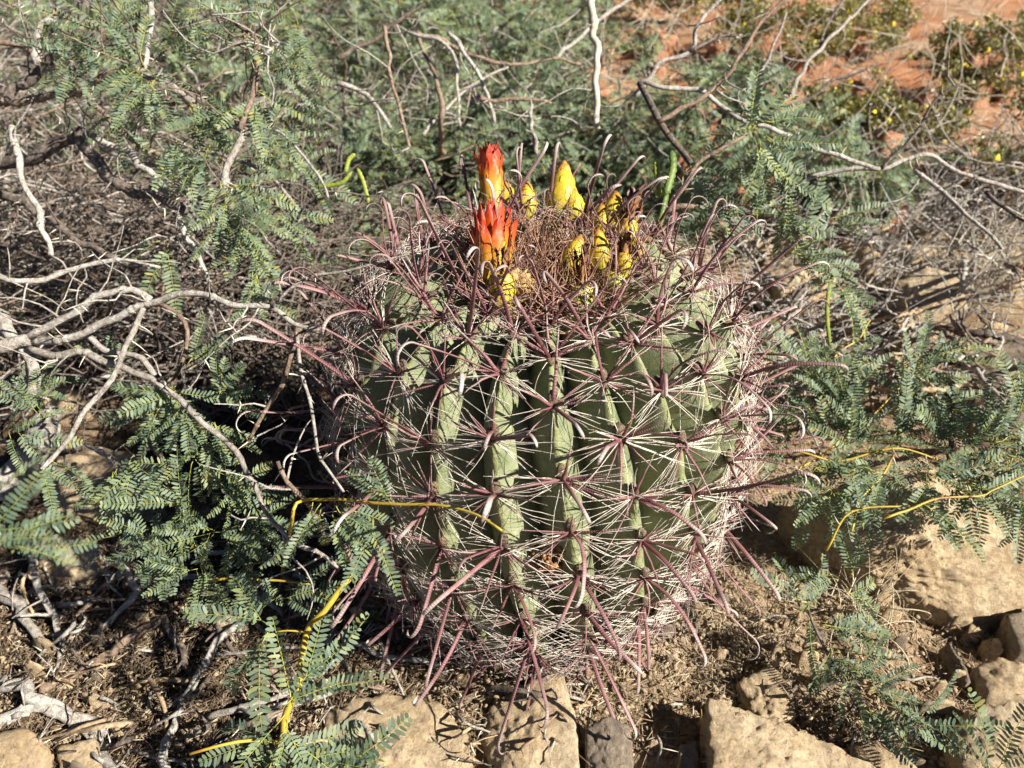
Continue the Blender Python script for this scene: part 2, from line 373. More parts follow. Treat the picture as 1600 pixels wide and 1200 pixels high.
for me in STR:
    v, f = mesh_np(me); uv = np.zeros((len(v), 2)); L = v[:, 2].max(); uv[:, 0] = v[:, 2]; uv[:, 1] = v[:, 2]/L; SNP.append((v, f, uv))
for p, nr, up, rt, s, phi in areoles:
    pad = put(bpy.data.objects.new("areole", random.choice(PADS)), cactus, frame(p, nr, up))
    young = s > .74
    U = random.uniform
    down = -.75 if s < .33 else (-.1 if s < .55 else .28)
    hd = nr*(1 if s < .7 else .8) + up*((down if s < .7 else .05)+U(-.4, .4)) + rt*U(-.6, .6)
    hy = up + rt*U(-.8, .8) + (nr*.4 if s > .7 else 0)
    M = frame(p - 0.001*nr, hd, hy) @ Matrix.Scale(U(.8, 1.18)*(.92 if young else 1), 4)
    put(bpy.data.objects.new("hooked_spine", random.choice(HOOKS)), pad, M)
    if s > .45 and random.random() < .4:
        v, f, uv = random.choice(HNP); M = frame(p-.001*nr, nr + up*U(-.3, .7) + rt*random.choice((-1, 1))*U(.3, .9), up+rt*U(-.8, .8)) @ Matrix.Scale(U(.6, .95), 4); A_ = np.array(M); rest.add(v @ A_[:3, :3].T + A_[:3, 3], f, uv)
    dirs = [(U(-.25, .25), U(.8, 1.2), U(.35, .7)), (U(.7, 1.1), U(.15, .6), U(.4, .8)), (-U(.7, 1.1), U(.1, .6), U(.4, .8))]
    if random.random() < .75: dirs.append((U(-.5, .5), -U(.6, 1.), U(.4, .7)))
    for a, bb, c in dirs:
        M = frame(p, rt*a+up*bb+nr*c, nr) @ Matrix.Scale(U(.75, 1.25), 4)
        if ncent < 300: put(bpy.data.objects.new("central_spine", random.choice(STR)), pad, M); ncent += 1
        else:
            v, f, uv = random.choice(SNP); A = np.array(M); rest.add(v @ A[:3, :3].T + A[:3, 3], f, uv)
    for _ in range(6 if s > .2 else 1):
        a = random.choice((-1, 1)); M = frame(p, rt*a*U(.4, 1)+up*U(-.9, .9)+nr*U(.15, .55), nr) @ Matrix.Diagonal((.62, .62, U(.6, 1.05), 1)); v, f, uv = random.choice(SNP); A_ = np.array(M); rest.add(v @ A_[:3, :3].T + A_[:3, 3], f, uv)
    nb = 7 if s < .16 else 14 if s < .24 else 24 if s < .74 else 16 if s < .84 else 9
    for q in range(nb):
        side = 1 if q % 2 else -1; el = U(-.6, .6); Lb = U(.028, .062)*(1 if s < .78 else .7)*(.75 if s < .2 else 1)
        if q >= nb-2: d = rt*U(-.5, .5) + up*random.choice((-1, 1)) + nr*U(.2, .4)
        else: d = rt*side*math.cos(el) + up*math.sin(el) + nr*U(.05, .30)
        d /= np.linalg.norm(d); c = np.array([U(-1, 1) for _ in range(3)])*.0022 + nr*U(-.003, .004)
        t = np.linspace(0, 1, 6)[:, None]; w2 = np.array([U(-1, 1) for _ in range(3)])*.0004
        bris.tube(p + d*Lb*t + c*np.sin(t*math.pi) + w2*np.sin(t*3.2*math.pi), U(.00028, .00046)*(1-.65*t[:, 0]), 3, cap=False)
b = bris.build("radial_bristles", M_BRIS, cactus); b["kind"] = "stuff"
b = rest.build("spine_cover", M_SPINE, cactus); b["kind"] = "stuff"
cr = MB()
for _ in range(700):
    rr = .066*math.sqrt(random.random()); a = random.uniform(0, 2*math.pi); z = .388+.014*(rr/.09)
    p = tw([rr*math.sin(a), -rr*math.cos(a), z-.004]); d = np.array([math.sin(a)*rr*3+random.gauss(0, .75), -math.cos(a)*rr*3+random.gauss(0, .75), 1.0]); d /= np.linalg.norm(d)
    L = random.uniform(.025, .075); t = np.linspace(0, 1, 4)[:, None]
    cr.tube(p+d*L*t+np.array([random.gauss(0, .006) for _ in range(3)])*np.sin(t*math.pi), random.uniform(.0006, .0013)*(1-.8*t[:, 0]), 3, cap=False)
b = cr.build("crown_spines", M_CROWN, cactus); b["kind"] = "stuff"

# flowers and fruit on the crown -------------------------------------------------
def lathe(b, prof_, n, t0=0, t1=1, wob=0, seed=0):
    V = []; T = []; m = len(prof_)
    for j, (r, z) in enumerate(prof_):
        for i in range(n):
            a = 2*math.pi*i/n; q = 1+wob*nz(math.cos(a)*2+seed, math.sin(a)*2+z*60, 1.5, seed)
            V.append((r*q*math.cos(a), r*q*math.sin(a), z)); T.append((0, t0+(t1-t0)*j/(m-1)))
    F = [(j*n+i, j*n+(i+1) % n, (j+1)*n+(i+1) % n, (j+1)*n+i) for j in range(m-1) for i in range(n)] + [tuple(range((m-1)*n, m*n))]
    b.add(V, F, T)
def petal_mesh(L, wd, r0, r1, curl, mt, seed, name="petal", crumple=0):
    """petal starting at radius r0, height 0, leaning to radius r1 at the tip"""
    rr = random.Random(seed); b = MB(); n = 8; V = []; T = []
    for j in range(n+1):
        t = j/n; wj = wd*(.45+.75*t)*(1-max(0, t-.55)**2*4.6) if t < 1 else .0002
        wj = max(wj, .0002); x = r0+(r1-r0)*t**1.3 + curl*max(0, t-.6)**2; z = L*t
        for i, u in enumerate((-1, -.5, 0, .5, 1)):
            c = crumple*(rr.random()-.5)
            V.append((x - .18*wj*(1-u*u)*-1 + c*t, u*wj + c*t, z + c*t)); T.append((u, t))
    F = [(j*5+i, j*5+i+1, (j+1)*5+i+1, (j+1)*5+i) for j in range(n) for i in range(4)]
    b.add(V, F, T); return b.mesh(name, mt)
PETS = [petal_mesh(.045*random.uniform(.8, 1.1), .0046, .0098, .0088+.0022*random.random(), .006, M_PET, i, crumple=.0035) for i in range(10)]
PETC = [petal_mesh(.040*random.uniform(.85, 1.12), .0055, .0085, .0045, .022, M_PET, i+40, crumple=.003) for i in range(6)]
DPET = [petal_mesh(.021*random.uniform(.5, 1.2), .0013, .0042, .001+.0095*random.random(), .02*random.random()-.004, M_DPET, i+80, "withered_petal", .004) for i in range(8)]
def scales(b, prof_, rows, n, mtop, size):
    """little rounded scales, overlapping upward round a fruit"""
    zs = [q[1] for q in prof_]; rs = [q[0] for q in prof_]
    for j in range(rows):
        t = (j+.5)/rows; z = zs[0]+(zs[-1]-zs[0])*t*.93; r = float(np.interp(z, zs, rs))
        for i in range(n):
            a = 2*math.pi*(i+.5*(j % 2))/n; sz = size*random.uniform(.85, 1.15); hw = sz/ r*.62
            pts = []
            for (u, h, out) in ((-1, -.2, .0002), (1, -.2, .0002), (.9, .7, .0006), (0, 1.25, .0010), (-.9, .7, .0006), (0, .3, .0008)):
                zz = z+h*sz; rad = float(np.interp(zz, zs, rs))+out; aa = a+u*hw; pts.append((rad*math.cos(aa), rad*math.sin(aa), zz))
            b.add(pts, [(0, 1, 5), (1, 2, 5), (2, 3, 5), (3, 4, 5), (4, 0, 5)], [(0, t)]*3+[(0, min(1, t+.12))]*2+[(0, t)])
def lean(px0, py0, px1, py1, z0, length):
    p0 = G(px0, py0, z0+CB.z); d = (p0-CAM).dot(FW); p1 = P(px1, py1, d-.002); v = (p1-p0)
    return p0, v.normalized(), v.length
def fruit(px0, py0, px1, py1, wpx, mt, name="fruit", z0=.404, tip=True):
    p0, ax, L = lean(px0, py0, px1, py1, z0, 0); r = wpx/2/FPX*(p0-CAM).dot(FW)
    pr = [(r*.45, -.006), (r*.8, L*.10), (r, L*.32), (r*.9, L*.5), (r*.62, L*.72), (r*.3, L*.9), (r*.06, L)] if tip else [(r*.55, -.006), (r*.9, L*.15), (r, L*.45), (r*.95, L*.75), (r*.75, L*.95), (r*.4, L)]
    b = MB(); lathe(b, pr, 18, wob=.09, seed=px0*.013); scales(b, pr, 5, 9, 0, r*.40)
    M = frame(p0, ax, (random.random()-.5, 1, random.random()-.5))
    o = put(bpy.data.objects.new(name, b.mesh(name, mt)), cactus, M); return o, M, L, r
def petals(o, M, n, meshes, z, sc, rings=1, name="petal", xs=None):
    for q in range(rings):
        for i in range(n):
            a = 2*math.pi*(i+.5*q+random.uniform(-.15, .15))/n
            m = M @ Matrix.Translation((0, 0, z)) @ Matrix.Rotation(a, 4, 'Z') @ Matrix.Rotation(random.uniform(-.10, .12)-.03*q, 4, 'Y') @ Matrix.Diagonal((sc*(xs or 1)*(1-.22*q), sc*random.uniform(.9, 1.1), sc*(1+.07*q)*random.uniform(.93, 1.07), 1))
            put(bpy.data.objects.new(name, random.choice(meshes)), o, m)
def lab(o, s): o["label"] = s
# open orange bloom at the front of the crown
o, M, L, r = fruit(770, 445, 768, 352, 50, M_FRU, "flower", tip=False); petals(o, M, 11, PETS, L*.10, 1.16, 3, xs=r*1.02/.0098/1.16); lab(o, "big orange bloom with red tipped petals")
# closed, red tipped bloom behind it
o, M, L, r = fruit(772, 335, 767, 262, 34, M_FRU, "flower", tip=False); petals(o, M, 9, PETC, L*.26, 1.24, 3, xs=r*1.0/.0085/1.24); lab(o, "spent bloom twisted shut with dark red tip")
for a in ((795, 335, 790, 282, 36), (822, 342, 824, 283, 36), (876, 345, 882, 250, 50), (899, 350, 893, 292, 40), (957, 372, 962, 298, 48), (940, 374, 940, 318, 36), (940, 422, 934, 356, 38), (886, 428, 908, 366, 38), (990, 405, 996, 365, 28)):
    fruit(*a, M_FRU)
o, M, L, r = fruit(783, 478, 786, 425, 42, M_FRU, tip=False); petals(o, M, 4, DPET, L*.8, 1.1, 3, "withered_petal"); lab(o, "yellow fruit with brown withered flower on its tip")
def husk():
    p0 = P(803, 450, (G(803, 462, .40+CB.z)-CAM).dot(FW)-.012); b = MB(); V = []; F = []; n = 15
    bm = bmesh.new(); bmesh.ops.create_icosphere(bm, subdivisions=4, radius=1)
    for v in bm.verts:
        c = v.co.copy(); d = .014*(1+.5*noise.noise(c*2.4)+.45*noise.noise(c*5)+.3*abs(noise.noise(c*11))); v.co = Vector((c.x*.95, c.y*.6, c.z*1.05))*d
    V = [tuple(v.co) for v in bm.verts]; F = [tuple(v.index for v in f.verts) for f in bm.faces]; bm.free()
    b.add(V, F, [(0, .5+.5*q[2]/.02) for q in V]); o = put(bpy.data.objects.new("dried_fruit_husk", b.mesh("dried_fruit_husk", M_PAPER, False)), cactus, Matrix.Translation(p0))
husk()
o, M, L, r = fruit(905, 500, 908, 447, 44, M_FRG, z0=.385, tip=False); petals(o, M, 5, DPET, L*.85, 1.45, 3, "withered_petal"); lab(o, "green scaly fruit capped by a withered flower")
o, M, L, r = fruit(955, 470, 962, 425, 40, M_FRG, z0=.385, tip=False); petals(o, M, 5, DPET, L*.8, 1.15, 2, "withered_petal")
o, M, L, r = fruit(975, 385, 984, 342, 30, M_FRU, tip=False); petals(o, M, 6, DPET, L*.7, 1.5, 3, "withered_petal")
o, M, L, r = fruit(972, 430, 976, 395, 28, M_FRU, tip=False); petals(o, M, 5, DPET, L*.7, 1.1, 2, "withered_petal")
b = MB(); n0 = tw(cpos(.178, R(2)+twist(.24), .245))
for _ in range(90):
    q = n0 + np.array([random.gauss(0, .005), random.gauss(0, .004), random.gauss(0, .010)]); d = np.array([random.gauss(0, 1) for _ in range(3)]); d /= np.linalg.norm(d)
    b.tube([q, q+d*.003, q+d*.006], [.0016, .0017, .0008], 4)
b.build("withered_bud", M_DPET, cactus)

# ------------------------------------------------------------------ rocks
def planes_of(pts):
    bm = bmesh.new()
    for p in pts: bm.verts.new(p)
    bmesh.ops.convex_hull(bm, input=bm.verts); bm.normal_update()
    c = sum((Vector(p) for p in pts), Vector())/len(pts); out = []
    for f in bm.faces:
        n = f.normal.copy(); h = n.dot(f.verts[0].co-c)
        if h < 0: n, h = -n, -h
        if n.length > .5: out.append((n, max(h, 1e-4)))
    bm.free(); return c, out
ICO = {}
def ico(k):
    if k not in ICO:
        bm = bmesh.new(); bmesh.ops.create_icosphere(bm, subdivisions=k, radius=1)
        ICO[k] = (np.array([tuple(v.co) for v in bm.verts]), [tuple(v.index for v in f.verts) for f in bm.faces]); bm.free()
    return ICO[k]
def rock_mesh(pts, sub, amp, soft=16, seed=0.0):
    soft *= 2.2; amp *= 1.25
    pts = np.array([tuple(p) for p in pts]); lo, hi = pts.min(0), pts.max(0); sc = (hi-lo)/2+1e-6
    q = (pts-(lo+hi)/2)/sc; c, pl = planes_of(q); N = np.array([tuple(n) for n, h in pl]); H = np.array([h for n, h in pl])
    D, F = ico(sub); k = np.clip(D @ N.T / H, 0, None); rad = (k**soft).sum(1)**(-1/soft)
    V = (D*rad[:, None] + np.array(tuple(c)))*sc + (lo+hi)/2
    size = float(sc.max()); out = np.empty_like(V); cen = (lo+hi)/2
    for i, v in enumerate(V):
        x = Vector(v)*(1/max(size, .02))+Vector((seed, seed*.7, -seed))
        h = noise.fractal(x*1.6, .9, 2.1, 3)*.45 + noise.fractal(x*6.5, .6, 2.2, 6)*.45 + (noise.fractal(x*21, .5, 2.2, 3)*.16 if sub > 4 else 0) - .5*max(0, noise.noise(x*3.3)-.2) - .55*max(0, noise.noise(x*11)-.32) - .3*max(0, .06-abs(noise.noise(x*2.1+Vector((4, 2, 7)))))*6
        d = (v-cen); d /= np.linalg.norm(d)+1e-9
        out[i] = v + d*h*amp*size
    return out, F
rock_no = 0
def rock(px_pts, label, m=None, amp=.10, sub=5, soft=18, group=None, sink=.025, cat="rock", name="rock", grow=1.0):
    """px_pts: (x, y, height above ground) of the rock's upper outline; it continues straight down into the soil"""
    global rock_no; rock_no += 1; pts = []
    for x, y, h in px_pts:
        p = G(x, y)
        for _ in range(4): p = G(x, y, gz(p.x, p.y)+h)
        pts.append(p)
    c = sum(pts, Vector())/len(pts); zb = min(gz(p.x, p.y) for p in pts)-sink
    allp = [tuple(p) for p in pts] + [(c.x+(p.x-c.x)*grow, c.y+(p.y-c.y)*grow, zb) for p in pts]
    V, F = rock_mesh(allp, sub, amp, soft, rock_no*3.17)
    b = MB(); b.add(V, F); o = b.build(name, m or M_ROCK, None, True, (c.x, c.y, zb)); return tag(o, label, cat, group)
rock([(1320, 770, .115), (1390, 738, .13), (1490, 732, .125), (1570, 790, .115), (1625, 870, .095), (1615, 935, .05), (1515, 980, .015), (1450, 940, .03), (1355, 885, .055), (1318, 830, .085), (1205, 800, .02), (1290, 885, .012)], "largest tan sandstone boulder right of the cactus, sunlit flat face", amp=.075, soft=34, sub=6)
rock([(1495, 590, .05), (1530, 540, .08), (1620, 520, .10), (1700, 600, .1), (1620, 660, .05), (1540, 665, .04)], "brown rock lying in shade beyond the largest tan boulder", M_ROCKG, .09)
rock([(1570, 960, .04), (1640, 940, .05), (1650, 1005, .04), (1590, 1018, .03)], "brown blocky stone touching the foot of the largest boulder", M_ROCKG, .08, 4)
rock([(1105, 1090, .05), (1150, 1100, .055), (1260, 1140, .05), (1370, 1195, .05), (1400, 1260, .04), (1250, 1300, .05), (1110, 1260, .06)], "long tan sandstone block with grey weathered top in front of the cactus", amp=.075, soft=34, sub=6)
rock([(915, 1135, .035), (950, 1112, .045), (985, 1130, .045), (992, 1195, .04), (960, 1240, .03), (915, 1215, .03)], "upright grey brown stone between two sandstone blocks", M_ROCKG, .08)
rock([(770, 1095, .006), (835, 1055, .02), (882, 1045, .034), (902, 1120, .032), (910, 1240, .03), (790, 1245, .012), (750, 1160, .006)], "pitted sandstone block with one sunlit vertical edge below the cactus", amp=.09)
rock([(505, 1100, .008), (600, 1078, .016), (690, 1088, .018), (735, 1150, .014), (745, 1240, .012), (620, 1280, .016), (480, 1250, .008)], "wide flat pitted sandstone slab beside the yellow mesquite shoot", amp=.12, soft=22)
rock([(1150, 1065, .02), (1200, 1035, .035), (1240, 1065, .035), (1245, 1120, .02), (1190, 1140, .012)], "knobbly dark tan stone behind the long sandstone block", amp=.13)
rock([(1062, 1160, .03), (1090, 1156, .03), (1094, 1210, .03), (1060, 1215, .03)], "small pale grey square stone against the long sandstone block", M_ROCKG, .06, 4)
rock([(1505, 1110, .03), (1570, 1092, .045), (1650, 1100, .05), (1650, 1230, .04), (1520, 1240, .03), (1480, 1170, .02)], "rough cream sandstone lump at the end of the stone scatter", amp=.10)
rock([(1325, 1160, .02), (1380, 1150, .03), (1440, 1200, .03), (1360, 1240, .02)], "low tan stone under the leafy mesquite sprig tip", amp=.10, sub=4)
rock([(1520, 1040, .02), (1560, 1022, .035), (1610, 1040, .035), (1620, 1090, .02), (1540, 1095, .015)], "rounded tan stone in front of the largest boulder", amp=.10, sub=4)
rock([(1535, 1000, .02), (1560, 992, .03), (1572, 1015, .025), (1540, 1025, .012)], "small pale tan pebble sitting at the boulder's lower edge", amp=.1, sub=4)
rock([(1470, 1010, .015), (1485, 1000, .025), (1520, 1060, .02), (1510, 1075, .012), (1478, 1040, .012)], "narrow wedge of pale stone leaning in the leaf litter", M_ROCKG, .08, 4)
rock([(60, 605, .05), (100, 598, .06), (130, 612, .05), (125, 635, .03), (70, 640, .03)], "small smooth tan rock under the grey mesquite branches", amp=.06, sub=4)
rock([(70, 705, .03), (150, 690, .045), (240, 720, .045), (255, 780, .03), (180, 810, .02), (80, 800, .02)], "broad tan rock in leaf shade beneath the mesquite", amp=.07)
rock([(30, 850, .025), (90, 830, .035), (160, 850, .03), (150, 900, .015), (60, 910, .015)], "cracked tan slab near the grey driftwood stump", amp=.09)
rock([(330, 955, .015), (375, 945, .02), (385, 975, .015), (345, 990, .01)], "small reddish flat stone under the hanging mesquite leaves", M_ROCK, .08, 4)
rock([(-20, 1150, .02), (40, 1130, .03), (75, 1165, .03), (60, 1220, .02), (-20, 1230, .02)], "weathered tan stone at the end of the curved dead branch", amp=.1, sub=4)
rock([(85, 1165, .015), (150, 1150, .02), (165, 1215, .015), (95, 1230, .01)], "low flat tan stone beside the curved dead branch", amp=.1, sub=4)
rock([(1395, 440, .07), (1440, 412, .10), (1500, 425, .10), (1515, 480, .06), (1430, 505, .04)], "pale tan rock in dry twigs behind the spiny right flank", amp=.09)
rock([(1400, 500, .05), (1425, 485, .06), (1432, 512, .03), (1408, 520, .03)], "small angular tan stone below the pale rock in twigs", amp=.06, sub=4)
rock([(1200, 425, .06), (1260, 405, .08), (1310, 425, .07), (1300, 460, .04), (1220, 465, .04)], "orange tan flat rock behind the hanging green pod", amp=.08)
rock([(1205, 330, .06), (1240, 320, .07), (1260, 345, .05), (1215, 355, .04)], "tan stone under the fern-leaved twig behind the cactus", amp=.08, sub=4)
rock([(1560, 585, .07), (1600, 560, .08), (1650, 600, .07), (1590, 640, .04)], "dark squared stone on the shaded brown rock", M_ROCKG, .06, 4)
g = "tan stones scattered in the litter"
for i in range(90):   # loose stones, right half mostly
    x = random.choice((random.uniform(1020, 1600), random.uniform(1240, 1600), random.uniform(0, 620))); y = random.uniform(900, 1200) if x > 620 else random.uniform(900, 1200); s = random.choice((random.uniform(6, 12), random.uniform(7, 22)))
    rock([(x-s, y, .012+s*.0004), (x-s*.3, y-s*.7*random.uniform(.6, 1), .015+s*.0011), (x+s*.9, y-s*.3, .015+s*.0008), (x+s*.8, y+s*.5, .010), (x-s*.2, y+s*.7, .008)], ("tiny " if s < 10 else "small " if s < 15 else "larger loose ")+("stone lying in the straw litter under the mesquite" if x < 620 else "stone lying in the dry litter on the cactus's sunny side"), random.choice((M_ROCK, M_ROCK, M_ROCKG)), .11, 3, 14, g, .01)
g = "tan rocks on the slope behind"
for i in range(58):
    x = random.uniform(1160, 1600); y = random.uniform(330, 600); s = random.uniform(9, 30)
    rock([(x-s, y, .02), (x-s*.3, y-s*.6, .02+s*.0014), (x+s*.9, y-s*.35, .02+s*.001), (x+s*.8, y+s*.4, .012), (x-s*.2, y+s*.5, .008)], ("small " if s < 15 else "middling " if s < 20 else "large ")+"tan broken stone on the slope "+("among the dead twigs" if y < 450 else "just beyond the low spreading mesquite"), M_ROCK, .10, 3, 16, g)
g = "red rocks beyond the cactus"
for i in range(60):
    x = random.uniform(850, 1600); y = random.uniform(60, 330) if x > 1050 else random.uniform(40, 170); s = random.uniform(10, 30)
    rock([(x-s, y, .03), (x-s*.3, y-s*.5, .03+s*.003), (x+s*.9, y-s*.3, .03+s*.002), (x+s*.8, y+s*.3, .02), (x-s*.2, y+s*.4, .01)], ("small " if s < 16 else "middling " if s < 23 else "big ")+"rust red rock "+("among the creosote bushes" if x > 1100 and y < 200 else "below the bare thorny limb" if x > 1050 else "behind the thicket's end"), M_ROCKR, .10, 3, 16, g)

# ------------------------------------------------------------------ mesquite leaves
def leaf_mesh(i):
    rr = random.Random(500+i); b = MB(); npin = 2 if i % 5 else 1; pet = rr.uniform(.006, .016)
    b.tube([(0, 0, 0), (pet*.5, 0, .001), (pet, 0, 0)], [.0006, .0005, .0005], 4, mat=1)
    for q in range(npin):
        sd = (q*2-1)*(npin-1); a0 = sd*rr.uniform(.22, .48); L = rr.uniform(.052, .078); droop = rr.uniform(.05, .55); side = rr.uniform(-.25, .25); n = int(L/.0042)
        pts = [np.array([pet, 0, 0])]; a, e = a0, rr.uniform(-.1, .25)
        for j in range(n):
            a += side/n; e -= droop/n*1.6; pts.append(pts[-1]+L/n*np.array([math.cos(a)*math.cos(e), math.sin(a)*math.cos(e), math.sin(e)]))
        pts = np.array(pts); b.tube(pts, np.linspace(.00048, .00022, len(pts)), 3, mat=1, cap=False)
        fold = rr.uniform(.0, .75)
        for j in range(1, n+1):
            t = j/n; T = pts[j]-pts[j-1]; T /= np.linalg.norm(T); S2 = np.cross((0, 0, 1.), T); S2 /= np.linalg.norm(S2); N = np.cross(T, S2)
            ll = .0106*min(1, .55+2.2*t, .45+2.6*(1-t))*rr.uniform(.88, 1.1); ww = .00145*rr.uniform(.85, 1.15)
            for s in (-1, 1):
                fo = fold+rr.uniform(-.18, .18); tl = rr.uniform(.28, .5); d = math.cos(tl)*(s*S2*math.cos(fo)+N*math.sin(fo)) + math.sin(tl)*T
                wv = T*math.cos(tl) - (s*S2*math.cos(fo)+N*math.sin(fo))*math.sin(tl); tw_ = rr.uniform(-.5, .5); nn = np.cross(d, wv); wv = wv*math.cos(tw_)+nn*math.sin(tw_)
                o = pts[j]; V = [o, o+d*ll*.22+wv*ww, o+d*ll*.75+wv*ww*.95, o+d*ll, o+d*ll*.78-wv*ww*.8, o+d*ll*.25-wv*ww]
                if rr.random() > .05: b.add(V, [(0, 1, 2, 3, 4, 5)], [(rr.random(), 0)]*6)
    return b.mesh("leaf", [M_LEAF, M_RACH], False)
LEAVES = [leaf_mesh(i) for i in range(16)]
class Shrub:
    def __init__(s, name, loc, label, cat="shrub", group=None): s.o = empty(name, loc, label, cat, group); s.nl = 0; s.extra = MB()
def leaf_at(sh, br, p, d, nrm, sc=1.0):
    M = frame(p, nrm, Vector(d).cross(Vector(nrm)))     # local x = d
    z = Vector(nrm); x = Vector(d).normalized(); z = (z - x*z.dot(x)).normalized(); y = z.cross(x)
    M = Matrix.Identity(4); M.col[0][:3] = x; M.col[1][:3] = y; M.col[2][:3] = z; M.col[3][:3] = Vector(p)
    M = M @ Matrix.Rotation(random.uniform(-.6, .6), 4, 'X') @ Matrix.Scale(sc, 4)
    if sh.nl < 295: put(bpy.data.objects.new("leaf", random.choice(LEAVES)), br, M); sh.nl += 1
def idir(deg, fwd=0.0):
    a = R(deg); v = RT*math.cos(a) + UP*math.sin(a) + FW*fwd; return v.normalized()
def rand_nrm(): return Vector((random.gauss(.25, .45), random.gauss(-.35, .45), 1.0)).normalized()
def tuft(sh, br, p, n, deg=None, spread=180, sc=1.0):
    """n leaves from one node; deg = direction in which they hang, as an angle across the view"""
    for _ in range(n):
        if deg is None: d = Vector((random.gauss(0, 1), random.gauss(0, 1), random.gauss(-.05, .6))).normalized()
        else: d = idir(deg+random.uniform(-spread, spread), random.uniform(-.6, .45))
        leaf_at(sh, br, Vector(p)+Vector([random.gauss(0, .004)*sc for _ in range(3)]), d, rand_nrm(), sc*random.uniform(.8, 1.2))
def knobby(pts, r0, r1, n, jit=.10, seed=0, zig=0.0):
    jit *= .7; c = spline(pts, n); L = np.linspace(0, 1, n); rad = r0+(r1-r0)*L
    j = np.array([[nz(i*.31, a*9.1+seed, 1.0, seed) for a in range(3)] for i in range(n)]); c = c + j*rad[:, None]*1.3
    rad = rad*(1+jit*np.array([nz(i*.9, seed*2.3, 1.0, 2.2) for i in range(n)])*2)
    return c, np.clip(rad, .0003, None)
def thorns(b, c, rad, n, L=.014, mat_=1):
    for _ in range(n):
        i = random.randrange(1, len(c)-1); d = np.array([random.gauss(0, 1) for _ in range(3)]); t = c[i+1]-c[i-1]; t /= np.linalg.norm(t)
        d -= t*d.dot(t); d /= np.linalg.norm(d)+1e-9; l = L*random.uniform(.6, 1.3); q = c[i]+d*rad[i]*.6
        b.tube([q, q+(d+t*.2)*l*.5, q+(d+t*.25)*l], [.0007, .0005, .0001], 4, mat=mat_)
        nb_ = rad[i]*1.22; b.tube([c[i]-t*nb_*1.1, c[i]-t*nb_*.4, c[i]+t*nb_*.4, c[i]+t*nb_*1.1], [rad[i]*.7, nb_, nb_, rad[i]*.7], 6)
def branch(sh, pts, r0, r1, m=M_BARK, name="branch", nth=0, parent=None, sides=7, jit=.12):
    L = sum((Vector(pts[i+1])-Vector(pts[i])).length for i in range(len(pts)-1)); n = max(6, min(60, int(L/.008)))
    k = .68 if sh is A else 1.0
    c, rad = knobby(pts, r0*k, r1*k, n, jit, random.random()*50); b = MB(); b.tube(c, rad, sides)
    if nth: thorns(b, c, rad, nth)
    return b.build(name, [m, M_THORN], parent or sh.o), c
def px(s, d0, d1):
    q = [tuple(float(a) for a in t.split(",")) for t in s.split()]; n = len(q)
    return [P(x, y, d0+(d1-d0)*i/max(1, n-1)) for i, (x, y) in enumerate(q)]
def twigs(sh, br, c, n, L=(.03, .09), r=.0011, m=M_BARK, leaves=0, up=.3, sc=1.0):
    for _ in range(n):
        i = random.randrange(1, len(c)); p = Vector(c[i]); d = Vector((random.gauss(0, 1), random.gauss(0, 1), random.gauss(up, .7))).normalized(); l = random.uniform(*L); q = [p]
        for k in range(4):
            d = (d+Vector((random.gauss(0, .35), random.gauss(0, .35), random.gauss(0, .3)))).normalized(); q.append(q[-1]+d*l/4)
        cc, rad = knobby(q, r, r*.45, 9, .1, random.random()*50); b = MB(); b.tube(cc, rad, 4)
        if random.random() < .5: thorns(b, cc, rad, 2, .009)
        o = b.build("twig", [m, M_THORN], br)
        for _ in range(leaves):
            leaf_at(sh, br, cc[random.randrange(4, 9)], Vector((random.gauss(0, 1), random.gauss(0, 1), random.gauss(-.1, .5))), rand_nrm(), sc*random.uniform(.8, 1.2))

A = None
# --- grey mesquite left of the cactus: traced main limbs
A = Shrub("mesquite_shrub", G(-40, 640), "grey-barked mesquite with ferny blue-green leaves reaching over the cactus's shaded side", "shrub", None)
tr, c = branch(A, [G(-60, 650), P(-60, 600, .70), P(-10, 545, .66), P(45, 530, .66)], .012, .0085, jit=.2)
b1, c1 = branch(A, px("44,525 101,501 152,467 202,454 236,464", .66, .66), .0055, .0045, nth=2, jit=.2); twigs(A, b1, c1, 6)
b2, c2 = branch(A, px("44,535 84,532 135,518 186,494 229,474 270,464 314,459 358,473 422,481 462,505 500,515", .66, .60), .0055, .003, nth=5, jit=.2); twigs(A, b2, c2, 7)
b3, c3 = branch(A, px("432,476 452,454 489,430 540,424 610,405 690,383", .605, .58), .002, .0009, nth=4)
b4, c4 = branch(A, px("464,510 452,552 442,602 408,650 388,690 371,700", .60, .64), .0038, .002, M_BARKB, nth=4, jit=.25); twigs(A, b4, c4, 3)
b5, c5 = branch(A, px("464,515 472,586 486,636 496,707 516,737 537,768", .60, .56), .0024, .0016, nth=5)
b6, c6 = branch(A, px("46,545 88,555 135,555 175,569 219,586 250,602 287,633 314,656 364,700 381,727 398,761 415,800 442,832 465,852 500,865 530,888", .66, .60), .0052, .0024, nth=6, jit=.2); twigs(A, b6, c6, 6)
b7, c7 = branch(A, px("236,464 216,498 199,535 182,582 155,616 132,643 111,680 81,717 64,737", .64, .60), .004, .0028, nth=3)
b8, c8 = branch(A, px("127,520 162,548 216,559 243,586", .66, .65), .0042, .004, jit=.25)
b9, c9 = branch(A, px("435,720 445,751 472,780 495,807 507,832 542,857 552,890", .585, .57), .0028, .0028, M_BARKB, nth=4, jit=.2); twigs(A, b9, c9, 3)
b10, c10 = branch(A, px("-20,480 20,515 44,555 46,610", .68, .66), .0095, .007, jit=.2)
b11, c11 = branch(A, px("245,470 285,500 290,540 270,600 262,640", .70, .68), .0035, .0025, M_BARKB, nth=2); twigs(A, b11, c11, 4)
